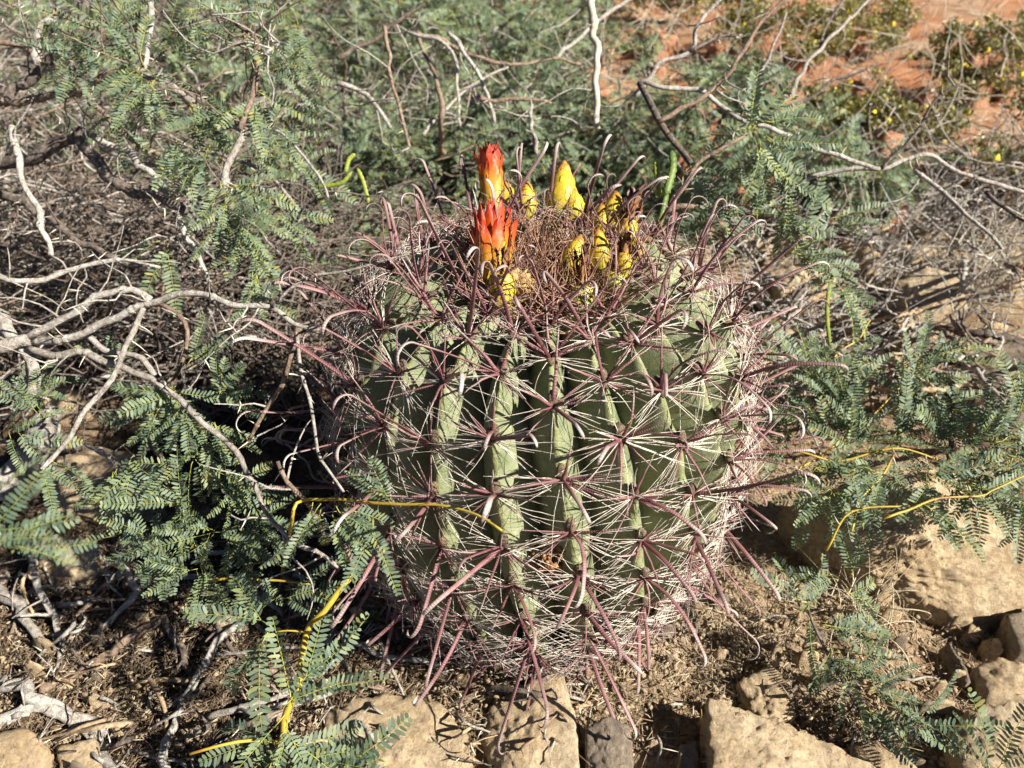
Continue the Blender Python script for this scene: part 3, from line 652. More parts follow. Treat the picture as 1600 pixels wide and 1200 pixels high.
b12, c12 = branch(A, px("-10,430 60,440 120,420 190,405 260,420", .78, .8), .005, .0025, nth=3, jit=.2); twigs(A, b12, c12, 8)
for (x, y, d, n, dg, sp) in ((270, 600, .63, 7, 250, 70), (300, 570, .62, 3, 60, 60), (275, 615, .62, 7, 220, 50), (290, 640, .61, 6, 280, 45), (240, 640, .62, 6, 230, 60), (330, 660, .62, 6, 300, 70), (180, 585, .63, 4, 130, 60), (345, 620, .68, 6, 30, 60),
        (300, 720, .62, 7, 260, 60), (350, 760, .61, 7, 300, 90), (290, 790, .62, 9, 200, 90), (330, 830, .61, 9, 270, 120), (270, 850, .63, 8, 180, 90), (360, 850, .62, 8, 330, 90), (310, 890, .62, 6, 250, 70), (400, 810, .61, 6, 330, 70), (230, 830, .64, 5, 150, 70), (390, 880, .61, 4, 300, 60),
        (395, 430, .62, 5, 265, 25), (400, 390, .63, 5, 250, 60), (70, 720, .60, 5, 300, 60), (30, 620, .64, 6, 60, 80), (20, 670, .62, 6, 330, 70), (60, 650, .63, 4, 110, 50), (210, 720, .61, 5, 260, 30), (180, 740, .61, 4, 255, 25), (440, 930, .60, 4, 300, 90)):
    tuft(A, b6, P(x, y, d+.03), max(2, int(n*.75)), dg, sp, .62)
for (x, y, dg, sc) in ((-45, 800, 38, .6), (-40, 840, 22, .62), (-25, 845, 2, .62), (-10, 850, -8, .55), (-40, 860, 30, .55)):
    leaf_at(A, b7, P(x, y, .38), idir(dg, .1), rand_nrm(), sc)

# --- low yellow-green shoots
Sh = Shrub("mesquite_shoot", G(435, 1240), "bright yellow-green young mesquite shoot rising in front of the flat sandstone slab", "shoot")
s1, d1 = branch(Sh, [G(435, 1260)] + px("435,1215 439,1151 449,1114 472,1056 479,989 515,945 547,900", .60, .60), .0034, .0026, M_SHOOT, "stem", jit=.05)
s2, d2 = branch(Sh, px("437,1160 422,1158 371,1158 297,1178", .60, .57), .0016, .0011, M_SHOOT, "stem", jit=.05)
s3, d3 = branch(Sh, px("479,989 455,985 430,988", .60, .60), .0008, .0006, M_SHOOT, "leaf_stalk", jit=.02)
for (x, y, dg, n, sp) in ((430, 988, 150, 1, 5), (430, 988, 235, 1, 8), (425, 990, 250, 1, 10), (549, 905, 85, 2, 15), (470, 1060, 60, 1, 10), (449, 1110, 40, 1, 8), (450, 1120, 260, 3, 40), (440, 1150, 300, 3, 40), (440, 1165, 210, 3, 60), (435, 1190, 340, 4, 60), (445, 1100, 70, 2, 30), (600, 1190, 170, 2, 12), (520, 1195, 20, 2, 20)):
    tuft(Sh, s1, P(x, y, .59), n, dg, sp, .9)
Sp = Shrub("mesquite_twig", G(470, 860), "thin yellow mesquite twig with small leaves crossing the cactus ribs", "twig")
s4, d4 = branch(Sp, [G(440, 900), P(455, 820, .58)] + px("470,783 545,782 600,787 690,790 745,805 785,830", .575, .50), .0022, .0009, M_SHOOT, "stem", jit=.06)
for (x, y, dg, n) in ((610, 782, 130, 1), (612, 775, 135, 1), (540, 795, 330, 2), (590, 810, 280, 2), (520, 790, 310, 2), (500, 785, 250, 3)): tuft(Sp, s4, P(x, y, .54), n, dg, 12, .62)
Sq = Shrub("mesquite_twig", G(300, 930), "low yellow twig lying under the blue-green leaves beside the cactus", "twig")
branch(Sq, [G(290, 935)] + px("315,910 385,905 450,908 485,914", .66, .64), .002, .0009, M_SHOOT, "stem", jit=.06)

# --- mesquite at the upper left
B = Shrub("mesquite_shrub", G(-60, 330), "tall tangled mesquite with drooping leaf sprays behind the dry curling grass", "shrub")
L_ = [("-60,330 -20,260 0,253 40,250 84,229 125,206", 1.0, .92, .011, .008, M_BARKD), ("125,206 145,236 159,270 189,290 236,307 270,324 314,361", .92, .88, .0075, .005, M_BARKD), ("0,160 34,128 78,98 108,61 128,27 138,-10", .95, .95, .007, .004, M_BARKD),
      ("57,98 52,64 64,34 81,37", .93, .92, .006, .005, M_BARK), ("233,-10 233,74 225,100 216,115", .85, .84, .0035, .003, M_BARK), ("216,115 263,135 304,165 354,192 378,209 368,243 351,287 348,304", .84, .80, .0042, .0035, M_BARK),
      ("378,200 391,148 405,91 391,54 371,40", .80, .82, .003, .0032, M_BARKB), ("405,91 435,67", .81, .81, .0022, .0015, M_BARK), ("330,170 380,190 439,209 479,250 506,290 513,310", .9, .8, .002, .0014, M_BARK),
      ("-20,160 60,155 130,140 190,115 216,115", .95, .85, .005, .004, M_BARKB), ("125,206 200,240 260,300 300,380 330,440", .95, .9, .005, .003, M_BARK), ("0,300 60,330 130,380 220,420 300,450", .95, .9, .006, .003, M_BARKD), ("20,200 30,260 60,330 80,400", .9, .85, .004, .003, M_BARK), ("160,230 230,260 320,240 400,260 470,330", 1.0, .95, .004, .002, M_BARK), ("-10,60 100,110 180,200 250,240", 1.05, 1.0, .004, .003, M_BARKB)]
BB = []
for k, (s, a, d, r0, r1, m) in enumerate(L_):
    p_ = px(s, a, d)
    if k == 0: p_ = [G(-60, 400)] + p_
    o, c = branch(B, p_, r0, r1, m, nth=3, jit=.22); BB.append((o, c)); twigs(B, o, c, 7, (.05, .14), .0013, random.choice((M_BARK, M_BARK, M_BARKD, M_BARKB)))
for (x, y, d, n, dg, sp) in ((225, 110, .83, 9, 260, 70), (235, 130, .82, 10, 250, 50), (250, 80, .84, 8, 60, 80), (215, 100, .83, 8, 170, 70), (300, 160, .82, 8, 280, 40), (320, 60, .85, 6, 0, 40), (390, 50, .82, 9, 30, 110), (400, 140, .81, 8, 330, 70), (370, 170, .81, 7, 200, 60), (350, 290, .80, 9, 300, 90), (345, 320, .78, 9, 250, 90), (360, 345, .77, 9, 320, 80), (400, 250, .84, 6, 0, 60), (110, 50, .88, 8, 330, 60), (150, 30, .9, 8, 20, 90), (60, 40, .92, 7, 270, 90), (130, 100, .88, 7, 200, 80), (180, 60, .86, 8, 120, 90), (420, 110, .84, 7, 350, 40), (460, 40, .9, 9, 180, 120), (20, 20, .95, 8, 0, 180), (300, 20, .9, 9, 270, 120), (240, 20, .88, 6, 240, 60), (330, 230, .82, 7, 240, 40), (280, 220, .83, 7, 265, 25), (430, 330, .84, 7, 10, 70), (440, 190, .9, 8, 300, 90), (170, 180, .9, 4, 250, 60), (470, 260, .9, 6, 0, 100), (380, 350, .77, 6, 280, 40), (260, 380, .8, 3, 230, 40)):
    tuft(B, BB[5][0], P(x, y, d), max(2, int(n*.6)), dg, sp, .82)

# --- background mesquites grown by rule
def grow(sh, base, n, H, spread, leaf, m=(M_BARK, M_BARKB, M_BARKD), sc=1.0, r=.006, tw_n=5):
    for _ in range(n):
        a = random.uniform(0, 2*math.pi); d = Vector((math.cos(a)*spread, math.sin(a)*spread, random.uniform(.35, 1))).normalized(); p = Vector(base)+Vector((random.gauss(0, .03), random.gauss(0, .03), 0)); p.z = gz(p.x, p.y)-.01; q = [p]
        l = H*random.uniform(.7, 1.25); k = 9
        for _ in range(k):
            d = (d+Vector((random.gauss(0, .34), random.gauss(0, .34), random.gauss(-.03, .26)))).normalized(); nq = q[-1]+d*l/k; nq.z = max(nq.z, gz(nq.x, nq.y)+.01); q.append(nq)
        o, c = branch(sh, q, r*random.uniform(.7, 1.2), .0012, random.choice(m), nth=4, sides=6)
        for _ in range(tw_n):
            i = random.randrange(len(c)//4, len(c)); dd = Vector((random.gauss(0, 1), random.gauss(0, 1), random.gauss(.3, .6))).normalized(); ll = random.uniform(.08, .24)*H/.6; tq = [Vector(c[i])]
            for _ in range(5):
                dd = (dd+Vector((random.gauss(0, .4), random.gauss(0, .4), random.gauss(-.03, .35)))).normalized(); tq.append(tq[-1]+dd*ll/5)
            cc, rad = knobby(tq, .0016, .0007, 11, .1, random.random()*50); b = MB(); b.tube(cc, rad, 4); thorns(b, cc, rad, 2, .010); b.build("twig", [random.choice(m), M_THORN], o)
            for _ in range(leaf):
                i = random.randrange(3, 11); leaf_at(sh, o, cc[i], Vector((random.gauss(0, 1), random.gauss(0, 1), random.gauss(-.15, .5))), rand_nrm(), sc*random.uniform(.8, 1.25))
for (x, y, n, H, leaf, lb) in ((470, 230, 9, .62, 7, "leafy mesquite bush behind the cactus's shaded shoulder"), (640, 180, 10, .75, 6, "broad mesquite bush with crossing pale twigs straight behind the flowers"), (250, 130, 9, .8, 6, "grey twiggy mesquite bush far behind the drooping leaf sprays"), (820, 110, 9, .7, 7, "dense green mesquite bush beyond the orange blooms"), (520, 60, 9, .9, 7, "hazy green mesquite bush at the back of the thicket"), (80, 40, 8, .8, 6, "mesquite bush with bent dark limbs at the thicket's far edge"), (960, 255, 5, .34, 8, "small fine-leaved mesquite close behind the yellow fruit"), (700, 20, 8, .8, 7, "pale green mesquite bush at the rear of the thicket near open red ground"),
        (430, 330, 7, .36, 8, "low leafy mesquite under the yellow-green pods"), (600, 290, 8, .36, 7, "low mesquite crowding the upper spines on the shaded shoulder"), (340, 260, 8, .5, 7, "mesquite bush filling the gap behind the drooping sprays"), (770, 200, 8, .45, 7, "fine-leaved mesquite behind the red tipped bloom"), (560, 150, 9, .6, 7, "grey-green mesquite behind the dark angled limb"), (900, 130, 7, .5, 8, "feathery mesquite around the upright pale stick"), (150, 250, 8, .5, 5, "mesquite with dark bent limb and few leaves"), (400, 30, 8, .8, 8, "mesquite bush with hanging sprays near the top of the thicket"), (1010, 345, 6, .30, 8, "low feathery mesquite touching the upper spines behind the withered blooms"), (860, 300, 7, .34, 8, "low feathery mesquite right behind the tallest yellow fruit"), (1110, 270, 6, .34, 8, "low feathery mesquite under the bare thorny limb"), (1260, 340, 6, .26, 7, "small feathery mesquite among tan stones"), (700, 320, 6, .32, 8, "low feathery mesquite right behind the red tipped bloom"), (520, 380, 6, .30, 8, "low shaded mesquite against the cactus's upper spines"), (880, 30, 8, .6, 7, "hazy mesquite bush where the thicket meets the creosotes")):
    sh = Shrub("mesquite_shrub", G(x, y), lb, "shrub", "mesquites of the thicket"); grow(sh, G(x, y), n, H, 1.1, leaf, sc=1.3 if y < 200 else 1.12)
# traced pale sticks behind the flowers
C = Shrub("dead_shrub", G(690, 260), "leafless shrub of pale crossing sticks behind the orange blooms", "shrub")
for (s, a, d, r0, r1, m) in (("530,94 550,78 591,57 618,34 662,7", 1.15, 1.2, .004, .003, M_BARKD), ("641,51 692,67 712,98 714,142 720,200", 1.35, 1.3, .0035, .0025, M_BARK), ("651,51 692,64 732,84 773,98 820,101 864,91 908,101", 1.4, 1.45, .0045, .0025, M_BARKB), ("925,-10 921,20 932,68 932,142 934,200", 1.15, 1.1, .0062, .0045, M_GRASS), ("700,50 712,64 739,101 760,145 773,192", 1.3, 1.3, .004, .003, M_BARK), ("726,155 766,157 834,155 861,162", 1.3, 1.3, .004, .003, M_BARKB), ("660,210 689,179 732,138 793,105", 1.35, 1.4, .0035, .002, M_BARK), ("867,91 928,37 982,0 1010,-20", 1.5, 1.6, .004, .004, M_BARK), ("600,40 608,88 611,121 624,169 641,229", 1.05, 1.0, .003, .002, M_BARKB), ("828,160 832,200 840,240", 1.2, 1.1, .003, .003, M_BARK), ("530,130 560,140 590,170 610,200", 1.2, 1.2, .004, .003, M_BARK)):
    o, c = branch(C, px(s, a, d), r0, r1, m, nth=4); twigs(C, o, c, 3, (.06, .16), .0014)
branch(C, [G(690, 260), P(690, 200, 1.3), P(680, 120, 1.35), P(651, 51, 1.4)], .006, .004, M_BARKB)
# --- right-hand mesquite with the bare thorny limb
D = Shrub("mesquite_shrub", G(1150, 330), "thorny mesquite with bare pale limbs and one fresh spray over red ground", "shrub")
DD = []
for (s, a, d, r0, r1, m, nth) in (("1000,130 1060,138 1097,142 1127,165 1161,189 1202,199 1246,219 1296,240 1347,256 1377,263 1414,250 1455,243 1499,270 1566,290 1620,310", .95, .95, .0033, .0026, M_BARK, 10), ("1030,190 1060,172 1094,152 1127,128 1161,78 1188,37 1222,3 1235,-15", .9, .95, .0032, .0024, M_BARKB, 5), ("1232,148 1269,91 1303,54 1330,27 1370,-10", 1.3, 1.4, .004, .003, M_BARK, 4), ("1279,81 1289,44 1316,3", 1.35, 1.35, .003, .002, M_BARKD, 2), ("1229,169 1279,145 1296,128 1330,118 1370,98", 1.2, 1.2, .003, .002, M_BARKD, 4), ("1040,330 1060,304 1087,260 1127,233 1168,209", .80, .80, .0028, .0022, M_BARKB, 2), ("1377,263 1435,202 1462,155 1502,132", .95, .93, .0024, .0018, M_BARKD, 6), ("1180,330 1229,304 1276,273 1330,267 1374,265", 1.0, .96, .003, .003, M_BARK, 3), ("1430,268 1482,307 1509,334 1566,388", .95, .9, .003, .002, M_BARK, 4), ("1168,145 1195,101 1229,20", 1.3, 1.3, .003, .002, M_BARK, 1), ("990,150 1030,100 1080,80 1090,40 1130,-10", 1.1, 1.1, .0036, .003, M_BARK, 3), ("1080,80 1120,60 1160,55", 1.1, 1.1, .003, .002, M_BARKD, 3), ("1540,300 1575,330 1610,350", .96, .92, .003, .002, M_BARKD, 3)):
    o, c = branch(D, px(s, a, d), r0, r1, m, nth=nth); DD.append((o, c)); twigs(D, o, c, 2, (.03, .10), .0013)
branch(D, [G(1150, 330), P(1120, 300, .98), P(1060, 230, .96), P(1030, 190, .92), P(1000, 130, .95)], .006, .004, M_BARKD)
branch(D, [G(1150, 330), P(1100, 320, .9), P(1040, 330, .80)], .004, .0028, M_BARKB)
for (x, y, d, n, dg, sp) in ((1172, 210, .80, 2, 55, 10), (1165, 205, .80, 1, 62, 6), (1200, 195, .79, 2, 2, 6), (1195, 215, .79, 2, 335, 6), (1175, 215, .79, 3, 278, 10), (1168, 208, .80, 2, 185, 8), (1215, 260, .78, 2, 295, 14), (1220, 330, .8, 3, 300, 30), (1240, 390, .8, 4, 20, 40), (1250, 400, .8, 4, 340, 30), (1130, 300, .82, 5, 270, 60), (1080, 260, .85, 4, 270, 40), (1310, 440, .85, 3, 310, 20), (1180, 340, .85, 4, 60, 50), (1290, 350, .9, 3, 20, 30)):
    tuft(D, DD[5][0], P(x, y, d), n, dg, sp, .85)
# --- low mesquite spreading over the boulder
E = Shrub("mesquite_shrub", G(1500, 700), "low spreading mesquite with yellow twigs draped over the largest boulder", "shrub")
EE = []
for (s, a, d) in (("1240,740 1300,700 1350,660 1397,616 1431,575 1451,545", .78, .84), ("1380,810 1414,798 1458,781 1532,775 1553,764 1610,740", .66, .68), ("1230,700 1310,720 1400,700 1480,720 1560,700 1640,720", .76, .74), ("1260,600 1300,560 1340,530 1360,500", .82, .88), ("1490,680 1550,690 1640,690", .76, .72), ("1330,830 1345,780 1380,740 1400,705", .68, .74), ("1290,860 1330,800 1420,790", .68, .68)):
    o, c = branch(E, px(s, a, d), .0012, .0008, M_SHOOT, nth=3, jit=.08); EE.append(o)
branch(E, [G(1500, 700), P(1490, 690, .80), P(1480, 720, .755)], .004, .003, M_BARKB)
branch(E, [G(1500, 700), P(1440, 620, .84), P(1431, 575, .835)], .003, .002, M_BARKB)
for (x, y, d, n, dg, sp) in ((1290, 680, .77, 9, 90, 100), (1320, 640, .79, 7, 100, 50), (1260, 600, .80, 7, 60, 90), (1340, 700, .76, 9, 30, 120), (1270, 730, .76, 9, 320, 100), (1400, 690, .76, 8, 20, 90), (1420, 620, .80, 5, 90, 50), (1430, 580, .82, 5, 0, 40), (1440, 560, .83, 4, 60, 40), (1460, 690, .76, 8, 70, 60), (1500, 710, .74, 9, 350, 90), (1550, 690, .73, 9, 60, 50), (1580, 720, .72, 8, 330, 90), (1450, 740, .73, 8, 300, 90), (1380, 740, .74, 8, 250, 100), (1300, 770, .72, 6, 240, 80), (1520, 760, .70, 7, 280, 70), (1590, 780, .70, 6, 290, 60), (1440, 790, .67, 3, 300, 40), (1350, 830, .68, 3, 60, 40), (1240, 660, .80, 7, 180, 90), (1490, 640, .78, 4, 350, 40), (1330, 560, .86, 5, 330, 90), (1230, 560, .84, 6, 60, 120), (1590, 640, .72, 5, 75, 25)):
    tuft(E, EE[2], P(x, y, d), max(2, int(n*1.0)), dg, sp, .76)
F_ = Shrub("mesquite_sprig", G(1408, 1230), "leafy mesquite sprig arching between the boulder and the long sandstone block", "shrub")
o, c = branch(F_, [G(1420, 1230)] + px("1408,1200 1397,1171 1347,1110 1310,1053 1269,969 1258,935", .66, .70), .0024, .0013, M_BARKD, nth=4)
for (x, y, d, n, dg, sp) in ((1262, 950, .69, 4, 110, 60), (1270, 970, .69, 4, 250, 30), (1275, 975, .69, 5, 10, 40), (1300, 1010, .68, 5, 270, 35), (1300, 1020, .68, 5, 350, 50), (1320, 1060, .67, 4, 280, 30), (1330, 1050, .67, 4, 20, 40), (1350, 1100, .66, 3, 300, 30), (1360, 1080, .66, 3, 350, 30), (1400, 1100, .65, 3, 320, 30), (1440, 1130, .65, 4, 40, 90), (1330, 900, .70, 3, 75, 30), (1320, 920, .70, 4, 320, 40), (1300, 905, .70, 3, 200, 40)):
    tuft(F_, o, P(x, y, d), max(2, int(n*.7)), dg, sp, .7)
H_ = Shrub("mesquite_sprig", G(1560, 1260), "single upright mesquite leaf by the rough cream sandstone lump", "shrub")
o, c = branch(H_, [G(1560, 1270), P(1552, 1225, .6), P(1548, 1200, .6)], .0012, .0008, M_SHOOT); tuft(H_, o, P(1548, 1205, .6), 2, 88, 12, .8); tuft(H_, o, P(1545, 1215, .6), 2, 110, 25, .8)
# pods
def pod(sh, br, pts, m, wd=.0032):
    c = spline(pts, 26); n = len(c); rad = wd*(.72+.28*np.abs(np.sin(np.arange(n)*1.05)))*np.clip(np.minimum(np.arange(n)+.6, n-.4-np.arange(n))*.35, .15, 1)
    b = MB(); b.tube(c, rad, 8, .55, (.3, -1, .2)); b.build("bean_pod", m, br)
pod(D, DD[5][0], px("1303,420 1294,460 1293,500 1298,545", .82, .84), M_POD, .003)
pod(D, DD[5][0], px("1050,235 1052,260 1046,285 1040,305", .74, .73), M_PODD, .0048); pod(D, DD[5][0], px("1025,250 1028,285 1030,310", .75, .74), M_POD, .004); pod(D, DD[5][0], px("1042,300 1036,330 1030,355", .74, .73), M_PODD, .004)
pod(B, BB[8][0], px("492,292 515,290 535,285 550,268", .85, .85), M_POD, .0027); pod(B, BB[8][0], px("558,262 568,285 576,318", .85, .85), M_POD, .0027); pod(B, BB[8][0], px("540,270 545,250 555,240", .86, .86), M_POD, .003)

# ------------------------------------------------------------------ creosote bushes on the red slope
def creosote(pxx, pyy, H, lb, nleaf=4200):
    base = G(pxx, pyy); sh = Shrub("creosote_bush", base, lb, "bush", "creosote bushes on the slope"); fol = MB(); fl = MB()
    for _ in range(11):
        a = random.uniform(0, 2*math.pi); d = Vector((math.cos(a)*.7, math.sin(a)*.7, 1)).normalized(); q = [base+Vector((random.gauss(0, .03), random.gauss(0, .03), -.01))]
        for _ in range(7): d = (d+Vector((random.gauss(0, .25), random.gauss(0, .25), random.gauss(0, .15)))).normalized(); q.append(q[-1]+d*H/6.5*random.uniform(.7, 1.1))
        o, c = branch(sh, q, .006*H, .0015, M_BARK if random.random() < .6 else M_BARKD, sides=5)
        for _ in range(5):
            i = random.randrange(len(c)//3, len(c)); dd = Vector((random.gauss(0, 1), random.gauss(0, 1), random.gauss(.5, .5))).normalized(); e = Vector(c[i])+dd*H*random.uniform(.15, .32)
            tqs = spline([c[i], Vector(c[i])*.5+e*.5+Vector((random.gauss(0, .015), random.gauss(0, .015), 0)), e], 8); b = MB(); b.tube(tqs, np.linspace(.0016, .0008, 8), 4); b.build("twig", M_BARK, o)
            for _ in range(nleaf//55):
                p = tqs[random.randrange(1, 8)]+np.array([random.gauss(0, .02*H/.5) for _ in range(3)]); u = np.array([random.gauss(0, 1) for _ in range(3)]); u /= np.linalg.norm(u); v = np.cross(u, [random.gauss(0, 1) for _ in range(3)]); v /= np.linalg.norm(v); s = random.uniform(.006, .0125)
                fol.add([p-u*s*.2, p+v*s*.38+u*s*.5, p+u*s*1.1, p-v*s*.38+u*s*.5], [(0, 1, 2, 3)])
                if random.random() < .012: fl.add([p-u*s, p+v*s, p+u*s, p-v*s, p+np.cross(u, v)*s], [(0, 1, 4), (1, 2, 4), (2, 3, 4), (3, 0, 4)])
    o = fol.build("foliage", M_CREO, sh.o, False); o["kind"] = "stuff"; o = fl.build("blossoms", M_CREOF, sh.o, False); o["kind"] = "stuff"
creosote(1600, 330, .30, "yellow-flecked creosote bush beside the bare thorny limb", 3200)
creosote(1330, 230, .22, "olive creosote bush behind the fresh mesquite spray")
creosote(1430, 235, .20, "low olive creosote bush growing among the red rocks")
creosote(1490, 160, .25, "rounded creosote bush beyond the fork of the bare limb")
creosote(1150, 90, .26, "bright yellow-flowered creosote bush beyond the pale sticks")
creosote(1270, 110, .26, "grey-green creosote bush beyond the leaning bare twigs")
creosote(1390, 90, .24, "wide olive creosote bush high on the slope")
creosote(1570, 100, .18, "small creosote bush at the edge of the open tan ground")
creosote(1070, 40, .28, "brownish creosote bush behind the upright pale stick")
creosote(1330, 25, .3, "farthest hazy creosote bush on the slope")
creosote(960, 20, .3, "olive creosote bush beyond the thicket's end")

# ------------------------------------------------------------------ dead wood lying about (each stick its own thing)
def lie(s, r0, r1, lb, m=M_BARK, lift=.004, nth=0, group=None, sides=7):
    q = [tuple(float(a) for a in t.split(",")) for t in s.split()]; pts = []
    for i, (x, y) in enumerate(q):
        p = G(x, y)
        for _ in range(3): p = G(x, y, gz(p.x, p.y)+lift*(1+.8*math.sin(i*1.7)))
        pts.append(p)
    L = sum((pts[i+1]-pts[i]).length for i in range(len(pts)-1)); n = max(8, min(60, int(L/.007)))
    c, rad = knobby(pts, r0, r1, n, .2, random.random()*50); b = MB(); b.tube(c, rad, sides)
    if nth: thorns(b, c, rad, nth, .012)
    for _ in range(max(1, int(L/.09))):
        i = random.randrange(1, n-1); d = np.array([random.gauss(0, 1), random.gauss(0, 1), abs(random.gauss(0, .4))]); d /= np.linalg.norm(d); l = random.uniform(.01, .035)
        b.tube([c[i], c[i]+d*l*.5+np.array([0, 0, .002]), c[i]+d*l], [rad[i]*.6, rad[i]*.45, rad[i]*.3], 5)
    o = b.build("dead_branch", [m, M_THORN]); return tag(o, lb, "branch", group)
lie("381,972 331,1013 304,1063 280,1110 260,1164 256,1210", .0042, .0038, "pale forked dead branch standing out in the litter", M_BARK, .014, 3)
lie("0,1060 51,1080 101,1117 142,1151 175,1210", .0062, .0045, "curved dark grey dead branch over tan stones", M_BARK, .012)
lie("253,962 202,996 152,1033 101,1063 54,1077", .0045, .005, "reddish brown bare stick lying in the litter", M_BARKB, .01)
lie("256,962 280,1009 297,1056 321,1110 334,1195", .0038, .0032, "dark knotty stick crossing under the pale forked branch", M_BARKD, .006, 3)
lie("40,834 61,918 88,969 89,1046", .005, .003, "grey dead limb with splintered end below the near leaves", M_BARK, .02)
lie("-10,920 44,965 67,1009", .0075, .004, "stout dead root poking from the litter", M_BARK, .012)
lie("179,871 213,925 182,959 135,1002", .0035, .003, "bent white-barked twig by the broad tan rock", M_BARK, .012, 2)
lie("321,1124 405,1097 470,1085 540,1080", .0034, .003, "long grey stick running behind the yellow shoot", M_BARK, .008, 2)
lie("337,1023 439,1013 540,999", .002, .0016, "thin pale stick behind the yellow shoot's bend", M_BARK, .012, 4)
lie("400,1050 470,1058 560,1070 620,1085", .0042, .0035, "thick brownish stick touching the flat pitted slab", M_BARKB, .006)
lie("-10,1125 60,1110 120,1125 190,1150", .007, .005, "half buried weathered log by the curved branch", M_BARK, .006)
lie("470,905 520,950 560,985 620,1010", .0035, .002, "dark stick under the cactus's lowest spines", M_BARKD, .006, 3)
lie("540,1000 590,1020 640,1030 700,1050", .0036, .003, "grey stick lying at the foot of the cactus ribs", M_BARK, .008)
lie("590,990 605,1030 625,1075 640,1120", .0016, .0012, "slender upright grey twig over the flat pitted slab", M_BARK, .012, 3)
lie("760,1075 810,1080 860,1085", .003, .0022, "short dark stick on the block with the sunlit edge", M_BARKD, .02)
lie("74,655 61,694 40,727 0,770", .0125, .015, "frayed grey driftwood stump under the mesquite", M_BARK, .05, 0, None, 10)
lie("1280,905 1340,870 1365,880 1400,915", .0022, .0012, "thin pale twig hooked at the boulder's shaded foot", M_BARKB, .015, 2)
lie("1509,400 1505,434 1495,478 1472,505 1400,515", .005, .003, "kinked pale grey branch among the rocks behind", M_BARK, .06, 4)
lie("1600,535 1520,520 1440,510 1340,505 1280,500", .006, .003, "long dark branch across the rocks behind", M_BARKD, .05, 4)
lie("1500,560 1540,600 1530,640", .004, .003, "grey twig on the shaded brown rock", M_BARK, .08, 4)
lie("1230,380 1290,400 1350,450 1420,480", .005, .003, "brown stick under the hanging green pod", M_BARKB, .04, 3)
lie("1180,470 1230,500 1290,540 1330,600", .004, .003, "grey stick beside the spiny right flank", M_BARK, .03, 3)
g = "dead twigs strewn in the litter"
def strew(n, xr, yr, Lr, rr_, lb, g, lift=.006):
    for _ in range(n):
        x, y = random.uniform(*xr), random.uniform(*yr); a = random.uniform(0, math.pi); L = random.uniform(*Lr); s = ""
        for k in range(4):
            s += "%f,%f " % (x, y); a += random.gauss(0, .32); x += L/3*math.cos(a); y += L/3*math.sin(a)*.6
        r = random.uniform(*rr_); m, cw = random.choice(((M_BARK, "grey"), (M_BARK, "grey"), (M_BARKD, "dark"), (M_BARKB, "brown"), (M_DRY, "straw-pale"))); q = (r-rr_[0])/(rr_[1]-rr_[0])
        sz = "slender" if q < .33 else "stout" if q > .7 else "medium"; sz = ("long " if L > (Lr[0]+Lr[1])/2 else "short ")+sz
        lie(s.strip(), r, r*.6, sz+" "+cw+" "+lb, m, lift*random.uniform(.5, 3.5), random.choice((0, 0, 2)), g, 5)
strew(130, (0, 560), (820, 1200), (40, 170), (.001, .0034), "dead twig strewn in the litter below the mesquite leaves", g)
strew(80, (560, 1500), (960, 1190), (25, 110), (.0007, .002), "dead twig strewn among the stones in front of the cactus", "dead twigs among the stones")
strew(55, (1150, 1600), (300, 620), (60, 220), (.0015, .0042), "dead twig tangled over the slope right behind the cactus", "dead twigs on the slope behind", .03)
strew(50, (0, 520), (380, 720), (60, 200), (.001, .0034), "dead twig caught in the shade between mesquite and cactus", "dead twigs in the mesquite's shade", .03)
# brush: a mass of fine dead twigs nobody could count
def brush(name, lb, boxes, n, m, r=(.0006, .0019), L=(.06, .22), sag=.4):
    b = MB()
    for _ in range(n):
        x0, x1, y0, y1, h = random.choice(boxes); g0 = G(random.uniform(x0, x1), random.uniform(y0, y1)); p = np.array(g0)+np.array([0, 0, h*random.random()**1.6]); a = random.uniform(0, 2*math.pi)
        d = np.array([math.cos(a), math.sin(a), random.gauss(.05, sag)]); d /= np.linalg.norm(d); l = random.uniform(*L)*(1+np.linalg.norm(p-np.array(CAM))*.25); q = [p]
        for _ in range(6): d = d+np.array([random.gauss(0, .24) for _ in range(3)]); d /= np.linalg.norm(d); q.append(q[-1]+d*l/6)
        rad = random.uniform(*r)*(1+.3*np.linalg.norm(p-np.array(CAM))); b.tube(spline(q, 10), np.linspace(rad, rad*.5, 10), 4, cap=False)
    o = b.build(name, m); tag(o, lb, "brush", None, "stuff")
LB = [(-80, 480, 120, 560, .28), (0, 420, 300, 640, .2), (480, 900, 60, 330, .18), (-50, 500, 0, 250, .25)]
brush("dead_brush", "tangle of fine grey dead twigs filling the mesquite thicket", LB, 1500, M_BARK)
brush("dead_brush", "tangle of brown dead twigs deep inside the mesquite thicket", LB, 800, M_BARKB)
brush("dead_brush", "tangle of twigs coloured dark for shade low in the mesquite thicket", LB, 2200, M_BARKD)  # dark bark colour stands in for deeper shadow inside the thicket
brush("dead_brush", "twig tangle coloured dark to deepen the shade between mesquite and cactus", [(330, 640, 260, 520, .16), (240, 540, 330, 680, .14)], 1500, M_BARKD)  # dark bark colour adds to the cactus's shadow on this side
brush("dead_brush", "grey dry twig tangle covering the slope right behind the cactus", [(1100, 1640, 280, 480, .10), (1150, 1640, 330, 620, .06), (1420, 1640, 300, 400, .15), (1180, 1420, 400, 640, .05)], 1000, M_BARK, (.0005, .0016))
brush("dead_brush", "fine straw coloured stalks among the creosote and red rocks", [(900, 1640, 0, 300, .2)], 700, M_GRASS, (.0004, .0011), (.08, .2), 1.0)
